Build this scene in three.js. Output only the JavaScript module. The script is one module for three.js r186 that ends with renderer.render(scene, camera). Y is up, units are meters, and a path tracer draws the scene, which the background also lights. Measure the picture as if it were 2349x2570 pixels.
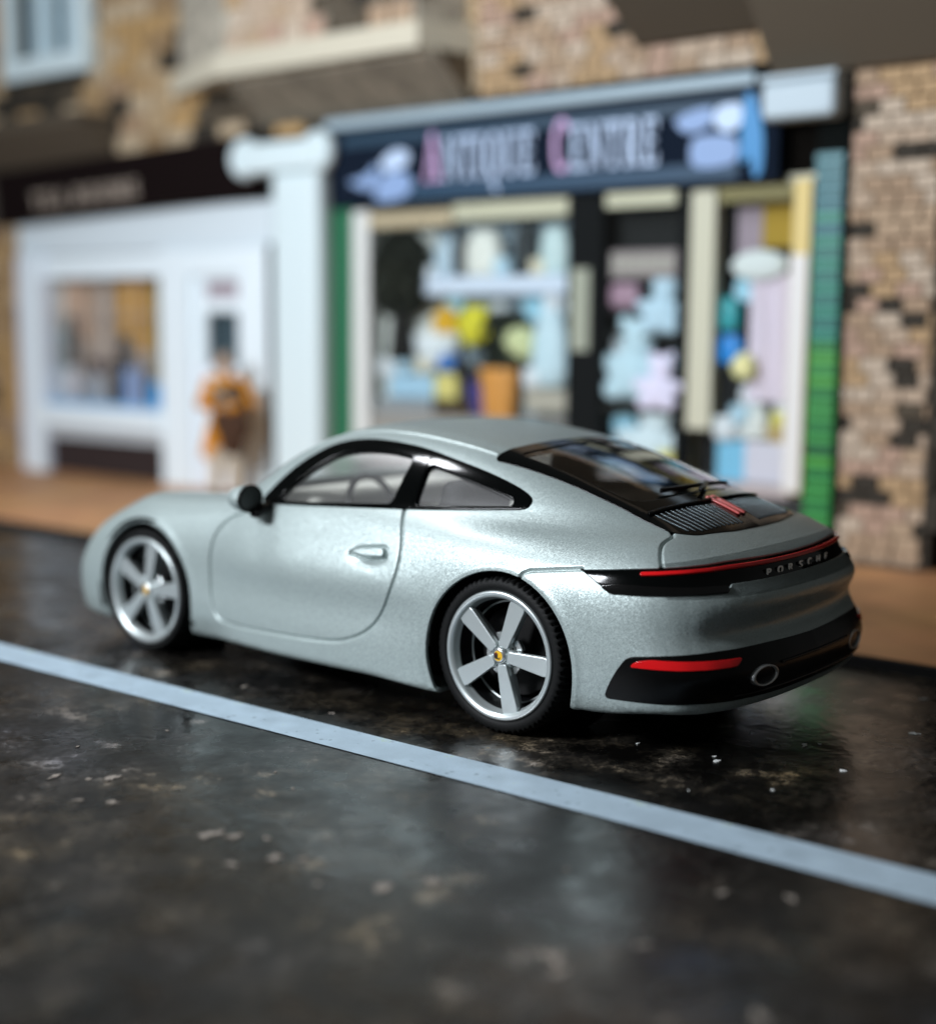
import * as THREE from 'three';
import { RectAreaLightUniformsLib } from 'three/addons/lights/RectAreaLightUniformsLib.js';
import { FontLoader } from 'three/addons/loaders/FontLoader.js';
import { TextGeometry } from 'three/addons/geometries/TextGeometry.js';
import { RoundedBoxGeometry } from 'three/addons/geometries/RoundedBoxGeometry.js';
import { MarchingCubes } from 'three/addons/objects/MarchingCubes.js';
import { mergeGeometries, mergeVertices } from 'three/addons/utils/BufferGeometryUtils.js';

// A die-cast model car on a street diorama, built at the size of the street it shows (scale metres).
// Axes: x towards the car's tail, y up, z towards the viewer; the car's front axle is at x = 0.
// ---------------------------------------------------------------- camera, light, exposure
const scene = new THREE.Scene();
const camera = new THREE.PerspectiveCamera(39.7143, 935 / 1024, 0.1, 80);
camera.position.set(6.1795, 1.8030, 5.7555);
camera.quaternion.set(-0.060351, 0.331102, 0.025427, 0.941320);
camera.focus = 6.1;
camera.userData.fStop = 0.30;
RectAreaLightUniformsLib.init();
scene.background = new THREE.Color(0.066, 0.069, 0.068);                 // the dim room round the diorama
function areaLamp(name, label, category, pos, target, w, h, color, intensity, glow) {   // a soft source of the room: its pane and its light
  const g = new THREE.Group(); g.name = name; g.position.set(...pos); g.lookAt(...target); scene.add(g);
  g.userData = { label, category };
  const panel = new THREE.Mesh(new THREE.BoxGeometry(w, h, 0.06), new THREE.MeshStandardMaterial({ color: 0xffffff, emissive: new THREE.Color(color), emissiveIntensity: glow, roughness: 0.6 }));
  panel.name = 'diffuser'; panel.position.z = -0.05; g.add(panel);
  const frame = new THREE.Mesh(new THREE.BoxGeometry(w + 0.2, h + 0.2, 0.08), new THREE.MeshStandardMaterial({ color: 0xdddddd, roughness: 0.5 }));
  frame.name = 'frame'; frame.position.z = -0.12; g.add(frame);
  const L = new THREE.RectAreaLight(color, intensity, w, h); L.name = 'lamp_light'; L.rotation.y = Math.PI; L.position.z = 0.01; g.add(L);
}
areaLamp('ceiling_lamp', 'small white ceiling panel high above the parked car', 'ceiling lamp', [-2.6, 7.4, 2.4], [1.5, 0.6, 0.2], 1.0, 0.8, 0xf6faff, 80, 16);
areaLamp('ceiling_lamp_001', 'large white ceiling panel behind the viewer', 'ceiling lamp', [-1.6, 5.8, 9.4], [0.6, 0.9, -1.0], 2.8, 2.0, 0xf3f8ff, 90, 10);
const renderer = new THREE.WebGLRenderer({ antialias: true });
renderer.toneMapping = THREE.LinearToneMapping; renderer.toneMappingExposure = 1.14;
renderer.shadowMap.enabled = true;

// ---------------------------------------------------------------- small tools
let seed = 7;
const rnd = () => { seed = (seed + 0x6d2b79f5) | 0; let t = Math.imul(seed ^ (seed >>> 15), 1 | seed); t = (t + Math.imul(t ^ (t >>> 7), 61 | t)) ^ t; return ((t ^ (t >>> 14)) >>> 0) / 4294967296; };
const used = {};
const numbered = (n) => { const k = used[n] = (used[n] ?? -1) + 1; return k ? n + '_' + String(k).padStart(3, '0') : n; };
function hash(x, y, s) { let h = (x * 374761393 + y * 668265263 + s * 974711) | 0; h = Math.imul(h ^ (h >>> 13), 1274126177); return ((h ^ (h >>> 16)) >>> 0) / 4294967296; }
function vnoise(x, y, p, s) { const i = Math.floor(x), j = Math.floor(y), a = x - i, b = y - j, u = a * a * (3 - 2 * a), v = b * b * (3 - 2 * b), q = (m, n) => hash(((m % p) + p) % p, ((n % p) + p) % p, s); return (q(i, j) * (1 - u) + q(i + 1, j) * u) * (1 - v) + (q(i, j + 1) * (1 - u) + q(i + 1, j + 1) * u) * v; }
function texture(n, paint, srgb = true) {
  const d = new Uint8Array(n * n * 4);
  for (let y = 0; y < n; y++) for (let x = 0; x < n; x++) { const c = paint(x / n, y / n, x, y), o = (y * n + x) * 4; d[o] = c[0] * 255; d[o + 1] = c[1] * 255; d[o + 2] = c[2] * 255; d[o + 3] = 255; }
  const t = new THREE.DataTexture(d, n, n); t.wrapS = t.wrapT = THREE.RepeatWrapping; t.magFilter = THREE.LinearFilter; t.minFilter = THREE.LinearMipmapLinearFilter; t.generateMipmaps = true;
  if (srgb) t.colorSpace = THREE.SRGBColorSpace; t.needsUpdate = true; return t;
}
const fbm = (u, v, f, s, o = 4) => { let a = 0, w = 0.5; for (let k = 0; k < o; k++, f *= 2, w *= 0.5) a += w * vnoise(u * f, v * f, f, s + k); return a / (1 - 0.5 ** o); };
const std = (color, roughness = 0.6, o = {}) => new THREE.MeshStandardMaterial({ color, roughness, ...o });
const phys = (color, roughness = 0.6, o = {}) => new THREE.MeshPhysicalMaterial({ color, roughness, ...o });
function put(name, geometry, material, parent = scene) {
  const m = new THREE.Mesh(geometry, material); m.name = parent === scene ? numbered(name) : name; m.castShadow = m.receiveShadow = true; parent.add(m); return m;
}
function thing(name, label, category, pos = [0, 0, 0], group) {
  const g = new THREE.Group(); g.name = numbered(name); g.position.set(...pos); scene.add(g); g.userData = { label, category }; if (group) g.userData.group = group; return g;
}
function tag(o, label, category, group) { o.userData = { label, category }; if (group) o.userData.group = group; return o; }
const structure = (o) => { o.userData.kind = 'structure'; return o; };
const unit = new THREE.BoxGeometry(1, 1, 1);
function block(name, x0, x1, y0, y1, z0, z1, material, parent) {        // a box between limits, in the parent's axes
  const m = put(name, unit, material, parent); m.position.set((x0 + x1) / 2, (y0 + y1) / 2, (z0 + z1) / 2); m.scale.set(x1 - x0, y1 - y0, z1 - z0); return m;
}

// ---------- car body field (car axes: x rearwards from the front axle, y up, z to the car's left) ----------
const clamp = (v, a, b) => Math.max(a, Math.min(b, v)), mix = (a, b, t) => a + (b - a) * t;
const sstep = (a, b, v) => { const t = clamp((v - a) / (b - a), 0, 1); return t * t * (3 - 2 * t); };
const smax = (a, b, k) => { const h = Math.max(k - Math.abs(a - b), 0) / k; return Math.max(a, b) + h * h * k * 0.25; };
const smin = (a, b, k) => -smax(-a, -b, k);
function curve(xs, ys) {                                              // natural-looking cubic through points (finite-difference tangents)
  const n = xs.length, m = xs.map((_, i) => i === 0 ? (ys[1] - ys[0]) / (xs[1] - xs[0]) : i === n - 1 ? (ys[n - 1] - ys[n - 2]) / (xs[n - 1] - xs[n - 2])
    : ((ys[i + 1] - ys[i]) / (xs[i + 1] - xs[i]) * (xs[i] - xs[i - 1]) + (ys[i] - ys[i - 1]) / (xs[i] - xs[i - 1]) * (xs[i + 1] - xs[i])) / (xs[i + 1] - xs[i - 1]));
  return (x) => {
    if (x <= xs[0]) return ys[0] + m[0] * (x - xs[0]);
    if (x >= xs[n - 1]) return ys[n - 1] + m[n - 1] * (x - xs[n - 1]);
    let i = 0; while (x > xs[i + 1]) i++;
    const h = xs[i + 1] - xs[i], t = (x - xs[i]) / h, t2 = t * t, t3 = t2 * t;
    return (2 * t3 - 3 * t2 + 1) * ys[i] + (t3 - 2 * t2 + t) * h * m[i] + (3 * t2 - 2 * t3) * ys[i + 1] + (t3 - t2) * h * m[i + 1];
  };
}
function sheet(us, vs, rows, u0, u1, v0, v1, step, soften = 0) {                  // a height sheet through a table, sampled on a grid; returns value and slope normaliser
  const nu = Math.round((u1 - u0) / step) + 1, nv = Math.round((v1 - v0) / step) + 1, g = new Float64Array(nu * nv);
  const rc = rows.map((r) => curve(vs, r));
  for (let j = 0; j < nv; j++) {
    const v = v0 + j * step, c = curve(us, rc.map((f) => f(v)));
    for (let i = 0; i < nu; i++) g[i * nv + j] = c(u0 + i * step);
  }
  for (let k = 0; k < soften; k++) { const s = Float64Array.from(g); for (let i = 0; i < nu; i++) for (let j = 1; j < nv - 1; j++) g[i * nv + j] = (s[i * nv + j - 1] + 2 * s[i * nv + j] + s[i * nv + j + 1]) / 4; }
  const at = (i, j) => g[clamp(i, 0, nu - 1) * nv + clamp(j, 0, nv - 1)];
  const w = (t) => [((-t + 2) * t - 1) * t / 2, ((3 * t - 5) * t * t + 2) / 2, ((-3 * t + 4) * t + 1) * t / 2, ((t - 1) * t * t) / 2];
  return (u, v) => {
    const a = clamp((u - u0) / step, 0, nu - 1.001), b = clamp((v - v0) / step, 0, nv - 1.001), i = Math.floor(a), j = Math.floor(b), wu = w(a - i), wv = w(b - j);
    let s = 0;
    for (let p = 0; p < 4; p++) { let q = 0; for (let r = 0; r < 4; r++) q += wv[r] * at(i + p - 1, j + r - 1); s += wu[p] * q; }
    const du = (at(i + 1, j) - at(i, j)) / step, dv = (at(i, j + 1) - at(i, j)) / step;
    return [s, 1 / Math.sqrt(1 + du * du + dv * dv)];
  };
}
const WL = sheet([-1.0, -0.6, -0.35, 0, 0.35, 0.7, 1.1, 1.5, 1.9, 2.2, 2.45, 2.75, 3.05, 3.3, 3.6],
  [0.1, 0.17, 0.24, 0.32, 0.42, 0.52, 0.62, 0.7, 0.78, 0.85, 0.92, 1.0], [
  [0.74, 0.77, 0.79, 0.80, 0.81, 0.82, 0.82, 0.80, 0.77, 0.72, 0.66, 0.58],
  [0.80, 0.83, 0.85, 0.86, 0.87, 0.875, 0.87, 0.85, 0.82, 0.77, 0.70, 0.60],
  [0.82, 0.85, 0.87, 0.88, 0.89, 0.893, 0.887, 0.87, 0.84, 0.79, 0.72, 0.62],
  [0.82, 0.855, 0.88, 0.893, 0.90, 0.902, 0.897, 0.88, 0.85, 0.80, 0.73, 0.63],
  [0.81, 0.85, 0.875, 0.885, 0.885, 0.885, 0.885, 0.872, 0.848, 0.81, 0.76, 0.68],
  [0.80, 0.845, 0.875, 0.878, 0.862, 0.862, 0.868, 0.862, 0.845, 0.82, 0.79, 0.74],
  [0.80, 0.845, 0.878, 0.878, 0.855, 0.855, 0.865, 0.864, 0.853, 0.838, 0.815, 0.78],
  [0.80, 0.85, 0.885, 0.885, 0.862, 0.862, 0.873, 0.873, 0.86, 0.842, 0.815, 0.775],
  [0.81, 0.86, 0.90, 0.905, 0.893, 0.894, 0.90, 0.897, 0.88, 0.853, 0.815, 0.765],
  [0.82, 0.87, 0.905, 0.917, 0.917, 0.918, 0.92, 0.915, 0.895, 0.86, 0.81, 0.75],
  [0.82, 0.87, 0.905, 0.92, 0.926, 0.928, 0.927, 0.918, 0.895, 0.855, 0.80, 0.735],
  [0.82, 0.87, 0.90, 0.913, 0.92, 0.923, 0.92, 0.908, 0.88, 0.835, 0.77, 0.70],
  [0.80, 0.85, 0.88, 0.893, 0.90, 0.903, 0.90, 0.885, 0.852, 0.80, 0.735, 0.66],
  [0.77, 0.82, 0.85, 0.863, 0.87, 0.873, 0.868, 0.85, 0.81, 0.75, 0.68, 0.60],
  [0.72, 0.77, 0.80, 0.813, 0.82, 0.823, 0.818, 0.80, 0.75, 0.69, 0.62, 0.54]], -1.1, 3.7, 0.05, 1.1, 0.02, 10);
const TL = sheet([-1.0, -0.8, -0.55, -0.3, 0, 0.35, 0.65, 1.1, 1.6, 2.0, 2.4, 2.8, 3.1, 3.3, 3.5], [0, 0.2, 0.4, 0.55, 0.68, 0.8, 0.95], [
  [0.52, 0.52, 0.51, 0.50, 0.47, 0.42, 0.35],
  [0.615, 0.615, 0.62, 0.63, 0.62, 0.58, 0.51],
  [0.685, 0.69, 0.705, 0.735, 0.745, 0.725, 0.66],
  [0.76, 0.765, 0.785, 0.822, 0.838, 0.82, 0.76],
  [0.815, 0.82, 0.835, 0.862, 0.873, 0.86, 0.81],
  [0.875, 0.875, 0.875, 0.885, 0.893, 0.885, 0.85],
  [0.93, 0.925, 0.915, 0.912, 0.912, 0.91, 0.89],
  [0.94, 0.94, 0.94, 0.94, 0.94, 0.94, 0.93],
  [0.95, 0.95, 0.95, 0.95, 0.95, 0.95, 0.935],
  [0.96, 0.96, 0.96, 0.958, 0.955, 0.952, 0.93],
  [0.965, 0.965, 0.96, 0.955, 0.947, 0.932, 0.895],
  [0.955, 0.955, 0.955, 0.947, 0.93, 0.90, 0.86],
  [0.92, 0.92, 0.92, 0.918, 0.905, 0.878, 0.835],
  [0.885, 0.885, 0.885, 0.883, 0.875, 0.855, 0.82],
  [0.845, 0.845, 0.845, 0.843, 0.835, 0.815, 0.785]], -1.1, 3.7, 0, 1.0, 0.02);
const roofY = curve([0.3, 0.45, 0.65, 0.9, 1.1, 1.3, 1.5, 1.65, 1.85, 2.1, 2.3, 2.5, 2.7, 2.9, 3.1, 3.25, 3.4, 3.55],
  [0.845, 0.93, 1.055, 1.20, 1.273, 1.308, 1.322, 1.321, 1.307, 1.275, 1.232, 1.178, 1.115, 1.05, 0.983, 0.93, 0.873, 0.80]);
const cabinW = curve([0.5, 0.7, 1.0, 1.4, 1.8, 2.1, 2.4, 2.7, 3.0, 3.3, 3.5], [0.64, 0.72, 0.765, 0.78, 0.775, 0.755, 0.715, 0.66, 0.60, 0.55, 0.52]);
const rearX = curve([0.1, 0.17, 0.25, 0.33, 0.38, 0.43, 0.48, 0.55, 0.6, 0.68, 0.74, 0.77, 0.8, 0.83, 0.86, 0.95],
  [3.42, 3.47, 3.515, 3.545, 3.555, 3.54, 3.51, 3.50, 3.505, 3.505, 3.478, 3.458, 3.445, 3.42, 3.36, 3.2]);
const rearRelief = curve([0.3, 0.44, 0.475, 0.50, 0.53, 0.57, 0.62, 0.66, 0.70, 0.735, 0.76, 0.9], [0, 0, 0.004, -0.004, -0.024, -0.024, 0.004, 0.018, 0.016, 0.004, 0, 0]);
const rearPlan = curve([0, 0.3, 0.5, 0.65, 0.75, 0.82, 0.88, 0.93, 1.0], [0, 0.015, 0.05, 0.105, 0.18, 0.28, 0.45, 0.72, 1.3]);
const frontX = curve([0.1, 0.2, 0.3, 0.42, 0.5, 0.58, 0.66, 0.8], [-0.87, -0.92, -0.94, -0.93, -0.885, -0.82, -0.72, -0.45]);
const frontPlan = curve([0, 0.3, 0.5, 0.7, 0.8, 0.88, 0.95], [0, 0.025, 0.075, 0.17, 0.27, 0.47, 0.8]);
const slope = (f) => (x) => 1 / Math.hypot(1, (f(x + 0.004) - f(x - 0.004)) / 0.008);
const memo = (f, a, b, s) => { const n = Math.ceil((b - a) / s) + 2, t = new Float64Array(n); for (let i = 0; i < n; i++) t[i] = f(a + i * s); return (x) => { const u = clamp((x - a) / s, 0, n - 1.001), i = Math.floor(u); return t[i] + (t[i + 1] - t[i]) * (u - i); }; };
const fRoof = memo(roofY, 0, 3.8, 0.002), fCabin = memo(cabinW, -0.2, 3.8, 0.004), fRear = memo(rearX, 0, 1.4, 0.002), fRelief = memo(rearRelief, 0.3, 0.9, 0.002), fRearPlan = memo(rearPlan, 0, 1.1, 0.002), fFront = memo(frontX, 0, 1.4, 0.004), fFrontPlan = memo(frontPlan, 0, 1.1, 0.004), nRear = memo(slope(rearPlan), 0, 1.1, 0.004), nFront = memo(slope(frontPlan), 0, 1.1, 0.004);
function cabin(x, y, z) {
  const b = sstep(1.25, 2.1, x), xs = x + z * z * mix(-0.10, 0.12, b);
  const top = (y - fRoof(xs) + 0.10 * z * z + 0.12 * z * z * z * z) * 0.93;
  const h = smax(y - 0.95, -0.25, 0.16), sill = x > 0.2 && x < 2.2 && y < 0.8 ? 0.015 * Math.exp(-(((y - 0.47) / 0.11) ** 2)) * sstep(0.3, 0.7, x) * sstep(2.15, 1.75, x) : 0;
  const side = (z - (fCabin(x) - 0.5 * h - 0.75 * h * Math.abs(h) - sill)) * 0.85;
  return smax(top, side, 0.10);
}
function solid(x, y, z) {                                              // z >= 0: the body without wheel wells, openings and gaps
  const [w, cw] = WL(x, y), [t, ct] = TL(x, z);
  let f = smax((z - w) * cw, (y - t) * ct, 0.10);
  f = smin(f, cabin(x, y, z), 0.045);
  f = smax(f, (x - fRear(y) - (x > 2.8 && y > 0.3 && y < 0.9 ? fRelief(y) * sstep(0.86, 0.5, z) : 0) + fRearPlan(z) * mix(0.78, 1, sstep(0.45, 0.75, y))) * 0.9 * nRear(z), 0.05);
  f = smax(f, (fFront(y) + fFrontPlan(z) - x) * 0.9 * nFront(z), 0.08);
  return smax(f, 0.138 + 0.022 * sstep(0.4, 0.8, x) * sstep(2.1, 1.7, x) + 0.04 * sstep(2.5, 2.9, x) + 0.04 * sstep(2.9, 3.3, x) - y, 0.03);
}
// ---------------------------------------------------------------- from the field to trimmed panels
const field = (x, y, z) => solid(x, y, Math.sqrt(z * z + 1e-4) - 0.004);
const normalAt = (x, y, z, e = 0.003) => { const a = field(x + e, y, z) - field(x - e, y, z), b = field(x, y + e, z) - field(x, y - e, z), c = field(x, y, z + e) - field(x, y, z - e), l = Math.hypot(a, b, c) || 1; return [a / l, b / l, c / l, l / (2 * e)]; };
function settle(p) { for (let k = 0; k < 4; k++) { const f = field(p[0], p[1], p[2]); if (Math.abs(f) < 1e-5) break; const n = normalAt(p[0], p[1], p[2]), s = clamp(f / Math.max(n[3], 0.3), -0.02, 0.02); p[0] -= n[0] * s; p[1] -= n[1] * s; p[2] -= n[2] * s; } return p; }
function surfaceNet(lo, hi, h) {
  const n = [0, 1, 2].map((k) => Math.round((hi[k] - lo[k]) / h) + 1), id = (i, j, k) => (i * n[1] + j) * n[2] + k, v = new Float32Array(n[0] * n[1] * n[2]);
  const half = (n[2] - 1) / 2;
  for (let i = 0; i < n[0]; i++) for (let j = 0; j < n[1]; j++) for (let k = half; k < n[2]; k++) { const f = field(lo[0] + i * h, lo[1] + j * h, lo[2] + k * h); v[id(i, j, k)] = f; v[id(i, j, n[2] - 1 - k)] = f; if (f > 3.2 * h && k < n[2] - 3) { v[id(i, j, k + 1)] = v[id(i, j, k + 2)] = f; v[id(i, j, n[2] - 2 - k)] = v[id(i, j, n[2] - 3 - k)] = f; k += 2; } }
  const pos = [], idx = [], cell = new Map();
  const vertex = (i, j, k) => {
    const key = id(i, j, k); let a = cell.get(key); if (a !== undefined) return a;
    const s = [0, 0, 0]; let c = 0;
    for (let e = 0; e < 12; e++) {
      const ax = e >> 2, q = e & 3, o = [0, 0, 0]; o[(ax + 1) % 3] = q & 1; o[(ax + 2) % 3] = q >> 1;
      const p = [...o]; p[ax] = 1;
      const f0 = v[id(i + o[0], j + o[1], k + o[2])], f1 = v[id(i + p[0], j + p[1], k + p[2])];
      if ((f0 < 0) !== (f1 < 0)) { const t = f0 / (f0 - f1); for (let m = 0; m < 3; m++) s[m] += o[m] + (m === ax ? t : 0); c++; }
    }
    a = pos.length; pos.push(settle([lo[0] + (i + s[0] / c) * h, lo[1] + (j + s[1] / c) * h, lo[2] + (k + s[2] / c) * h])); cell.set(key, a); return a;
  };
  for (let i = 1; i < n[0] - 1; i++) for (let j = 1; j < n[1] - 1; j++) for (let k = 1; k < n[2] - 1; k++) {
    const f = v[id(i, j, k)] < 0;
    for (let ax = 0; ax < 3; ax++) {
      const d = [0, 0, 0]; d[ax] = 1; if (f === v[id(i + d[0], j + d[1], k + d[2])] < 0) continue;
      const b = [0, 0, 0], c = [0, 0, 0]; b[(ax + 1) % 3] = 1; c[(ax + 2) % 3] = 1;
      const q = [vertex(i, j, k), vertex(i - b[0], j - b[1], k - b[2]), vertex(i - b[0] - c[0], j - b[1] - c[1], k - b[2] - c[2]), vertex(i - c[0], j - c[1], k - c[2])];
      if (f) idx.push([q[0], q[1], q[2]], [q[0], q[2], q[3]]); else idx.push([q[0], q[2], q[1]], [q[0], q[3], q[2]]);
    }
  }
  return { pos, idx };
}
function refine(m, size, passes) {                                      // split edges that are longer than size asks for; no cracks
  for (let pass = 0; pass < passes; pass++) {
    const want = m.pos.map((p) => size(p)), mids = new Map(), key = (a, b) => a < b ? a * 4194304 + b : b * 4194304 + a; let cuts = 0;
    const mid = (a, b) => {
      const k = key(a, b); let v = mids.get(k); if (v !== undefined) return v;
      const p = m.pos[a], q = m.pos[b], l = Math.hypot(p[0] - q[0], p[1] - q[1], p[2] - q[2]);
      if (l > 1.4 * Math.min(want[a], want[b])) { v = m.pos.length; m.pos.push(settle([(p[0] + q[0]) / 2, (p[1] + q[1]) / 2, (p[2] + q[2]) / 2])); cuts++; } else v = -1;
      mids.set(k, v); return v;
    };
    const out = [];
    for (const [a, b, c] of m.idx) {
      const x = mid(a, b), y = mid(b, c), z = mid(c, a), n = (x >= 0) + (y >= 0) + (z >= 0);
      if (n === 0) out.push([a, b, c]);
      else if (n === 3) out.push([a, x, z], [x, b, y], [z, y, c], [x, y, z]);
      else if (n === 1) { if (x >= 0) out.push([a, x, c], [x, b, c]); else if (y >= 0) out.push([a, b, y], [a, y, c]); else out.push([a, b, z], [z, b, c]); }
      else if (x < 0) out.push([z, y, c], [a, b, y], [a, y, z]);
      else if (y < 0) out.push([a, x, z], [x, b, c], [x, c, z]);
      else out.push([x, b, y], [a, x, y], [a, y, c]);
    }
    m.idx = out; if (!cuts) break;
  }
  return m;
}
function normals(m) {
  const n = m.pos.map(() => [0, 0, 0]);
  for (const t of m.idx) { const [a, b, c] = t.map((i) => m.pos[i]), u = [b[0] - a[0], b[1] - a[1], b[2] - a[2]], v = [c[0] - a[0], c[1] - a[1], c[2] - a[2]], w = [u[1] * v[2] - u[2] * v[1], u[2] * v[0] - u[0] * v[2], u[0] * v[1] - u[1] * v[0]]; for (const i of t) for (let k = 0; k < 3; k++) n[i][k] += w[k]; }
  m.nrm = n.map((w) => { const l = Math.hypot(...w) || 1; return [w[0] / l, w[1] / l, w[2] / l]; }); return m;
}
function clip(m, g) {                                                    // keeps what lies where g < 0
  const val = m.pos.map((p) => g(p[0], p[1], p[2])), pos = [], nrm = [], idx = [], map = new Map(), cut = new Map();
  const keep = (i) => { let a = map.get(i); if (a === undefined) { a = pos.length; pos.push(m.pos[i]); nrm.push(m.nrm[i]); map.set(i, a); } return a; };
  const cross = (i, j) => {
    if (i > j) [i, j] = [j, i]; const k = i * 4194304 + j; let a = cut.get(k); if (a !== undefined) return a;
    const t = val[i] / (val[i] - val[j]), l = (p, q) => [0, 1, 2].map((c) => p[c] + (q[c] - p[c]) * t);
    a = pos.length; pos.push(l(m.pos[i], m.pos[j])); nrm.push(l(m.nrm[i], m.nrm[j])); cut.set(k, a); return a;
  };
  for (const t of m.idx) {
    const s = t.map((i) => val[i] < 0), n = s[0] + s[1] + s[2];
    if (n === 3) idx.push(t.map(keep));
    else if (n === 1) { const k = s.indexOf(true), a = t[k], b = t[(k + 1) % 3], c = t[(k + 2) % 3]; idx.push([keep(a), cross(a, b), cross(c, a)]); }
    else if (n === 2) { const k = s.indexOf(false), a = t[k], b = t[(k + 1) % 3], c = t[(k + 2) % 3]; idx.push([cross(a, b), keep(b), keep(c)], [cross(a, b), keep(c), cross(c, a)]); }
  }
  return { pos, nrm, idx };
}
function whole(m) {                                                      // without stray crumbs of triangles
  const up = m.pos.map((_, i) => i), find = (i) => { while (up[i] !== i) i = up[i] = up[up[i]]; return i; };
  for (const [a, b, c] of m.idx) { up[find(a)] = find(b); up[find(b)] = find(c); }
  const n = new Map(); for (const t of m.idx) { const r = find(t[0]); n.set(r, (n.get(r) ?? 0) + 1); }
  return { pos: m.pos, nrm: m.nrm, idx: m.idx.filter((t) => n.get(find(t[0])) > 0.04 * m.idx.length) };
}
function panel(m, lift = 0, depth = 0, round = 0) {                      // a geometry from a trimmed mesh, lifted off the surface, its rim rounded and turned inwards
  m = whole(m); const P = [], N = [], I = [], UV = [], add = (p, n) => { P.push(p[0], p[1], p[2]); N.push(n[0], n[1], n[2]); UV.push((p[0] - p[2]) * 0.85, (2 * p[1] - p[0] - p[2]) * 0.55); return P.length / 3 - 1; };
  const at = m.pos.map((p, i) => { const n = m.nrm[i]; return [p[0] + n[0] * lift, p[1] + n[1] * lift, p[2] + n[2] * lift]; });
  at.forEach((p, i) => add(p, m.nrm[i]));
  for (const t of m.idx) I.push(...t);
  if (depth) {
    const edges = new Map();
    for (const [a, b, c] of m.idx) for (const [i, j] of [[a, b], [b, c], [c, a]]) edges.set(i * 4194304 + j, [i, j]);
    const out = new Map(), rim = [];
    for (const [i, j] of edges.values()) if (!edges.has(j * 4194304 + i)) {
      rim.push([i, j]); const p = at[i], q = at[j], n = m.nrm[i], d = [q[0] - p[0], q[1] - p[1], q[2] - p[2]], o = [d[1] * n[2] - d[2] * n[1], d[2] * n[0] - d[0] * n[2], d[0] * n[1] - d[1] * n[0]];
      for (const k of [i, j]) { const e = out.get(k) ?? [0, 0, 0]; for (let c = 0; c < 3; c++) e[c] += o[c]; out.set(k, e); }
    }
    for (const e of out.values()) { const l = Math.hypot(...e) || 1; for (let c = 0; c < 3; c++) e[c] /= l; }
    const ring = (i, s, w, d, k) => { const p = at[i], n = m.nrm[i], o = out.get(i), nn = [0, 1, 2].map((c) => n[c] * k + o[c] * (1 - k)), l = Math.hypot(...nn) || 1; return add([0, 1, 2].map((c) => p[c] + o[c] * w - n[c] * d), nn.map((c) => c / l)); };
    const levels = round ? [[0, 0, 1], [round * 0.29, round * 0.08, 0.75], [round * 0.71, round * 0.29, 0.4], [round * 0.92, round * 0.71, 0.12], [round, round, 0], [round, depth, 0]] : [[0, 0, 0], [0, depth, 0]];
    const made = levels.map(([w, d, k]) => { const c = new Map(); return (i) => { let a = c.get(i); if (a === undefined) c.set(i, a = ring(i, 0, w, d, k)); return a; }; });
    for (const [i, j] of rim) for (let s = 0; s + 1 < levels.length; s++) { const a = made[s](i), b = made[s](j), c = made[s + 1](i), d = made[s + 1](j); I.push(a, c, b, b, c, d); }
  }
  const g = new THREE.BufferGeometry();
  g.setAttribute('position', new THREE.Float32BufferAttribute(P, 3)); g.setAttribute('normal', new THREE.Float32BufferAttribute(N, 3)); g.setAttribute('uv', new THREE.Float32BufferAttribute(UV, 2)); g.setIndex(I); return g;
}
function smoothLoop(pts, n = 6, closed = true) {                         // Catmull-Rom through points
  const r = [], L = pts.length, at = (i) => closed ? pts[(i + L) % L] : pts[clamp(i, 0, L - 1)];
  for (let i = 0; i < (closed ? L : L - 1); i++) for (let k = 0; k < n; k++) { const t = k / n, [a, b, c, d] = [at(i - 1), at(i), at(i + 1), at(i + 2)]; r.push([0, 1].map((m) => 0.5 * (2 * b[m] + (c[m] - a[m]) * t + (2 * a[m] - 5 * b[m] + 4 * c[m] - d[m]) * t * t + (3 * b[m] - a[m] - 3 * c[m] + d[m]) * t * t * t))); }
  if (!closed) r.push(pts[L - 1]); return r;
}
function rounded(pts, r, n = 4) {                                        // a polygon with rounded corners
  const out = [], L = pts.length;
  pts.forEach((p, i) => { const a = pts[(i + L - 1) % L], b = pts[(i + 1) % L], u = [a[0] - p[0], a[1] - p[1]], v = [b[0] - p[0], b[1] - p[1]], lu = Math.hypot(...u), lv = Math.hypot(...v), s = Math.min((Array.isArray(r) ? r[i] : r), lu * 0.45, lv * 0.45), A = [p[0] + u[0] / lu * s, p[1] + u[1] / lu * s], B = [p[0] + v[0] / lv * s, p[1] + v[1] / lv * s]; for (let k = 0; k <= n; k++) { const t = k / n; out.push([0, 1].map((m) => (1 - t) * (1 - t) * A[m] + 2 * t * (1 - t) * p[m] + t * t * B[m])); } });
  return out;
}
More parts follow.
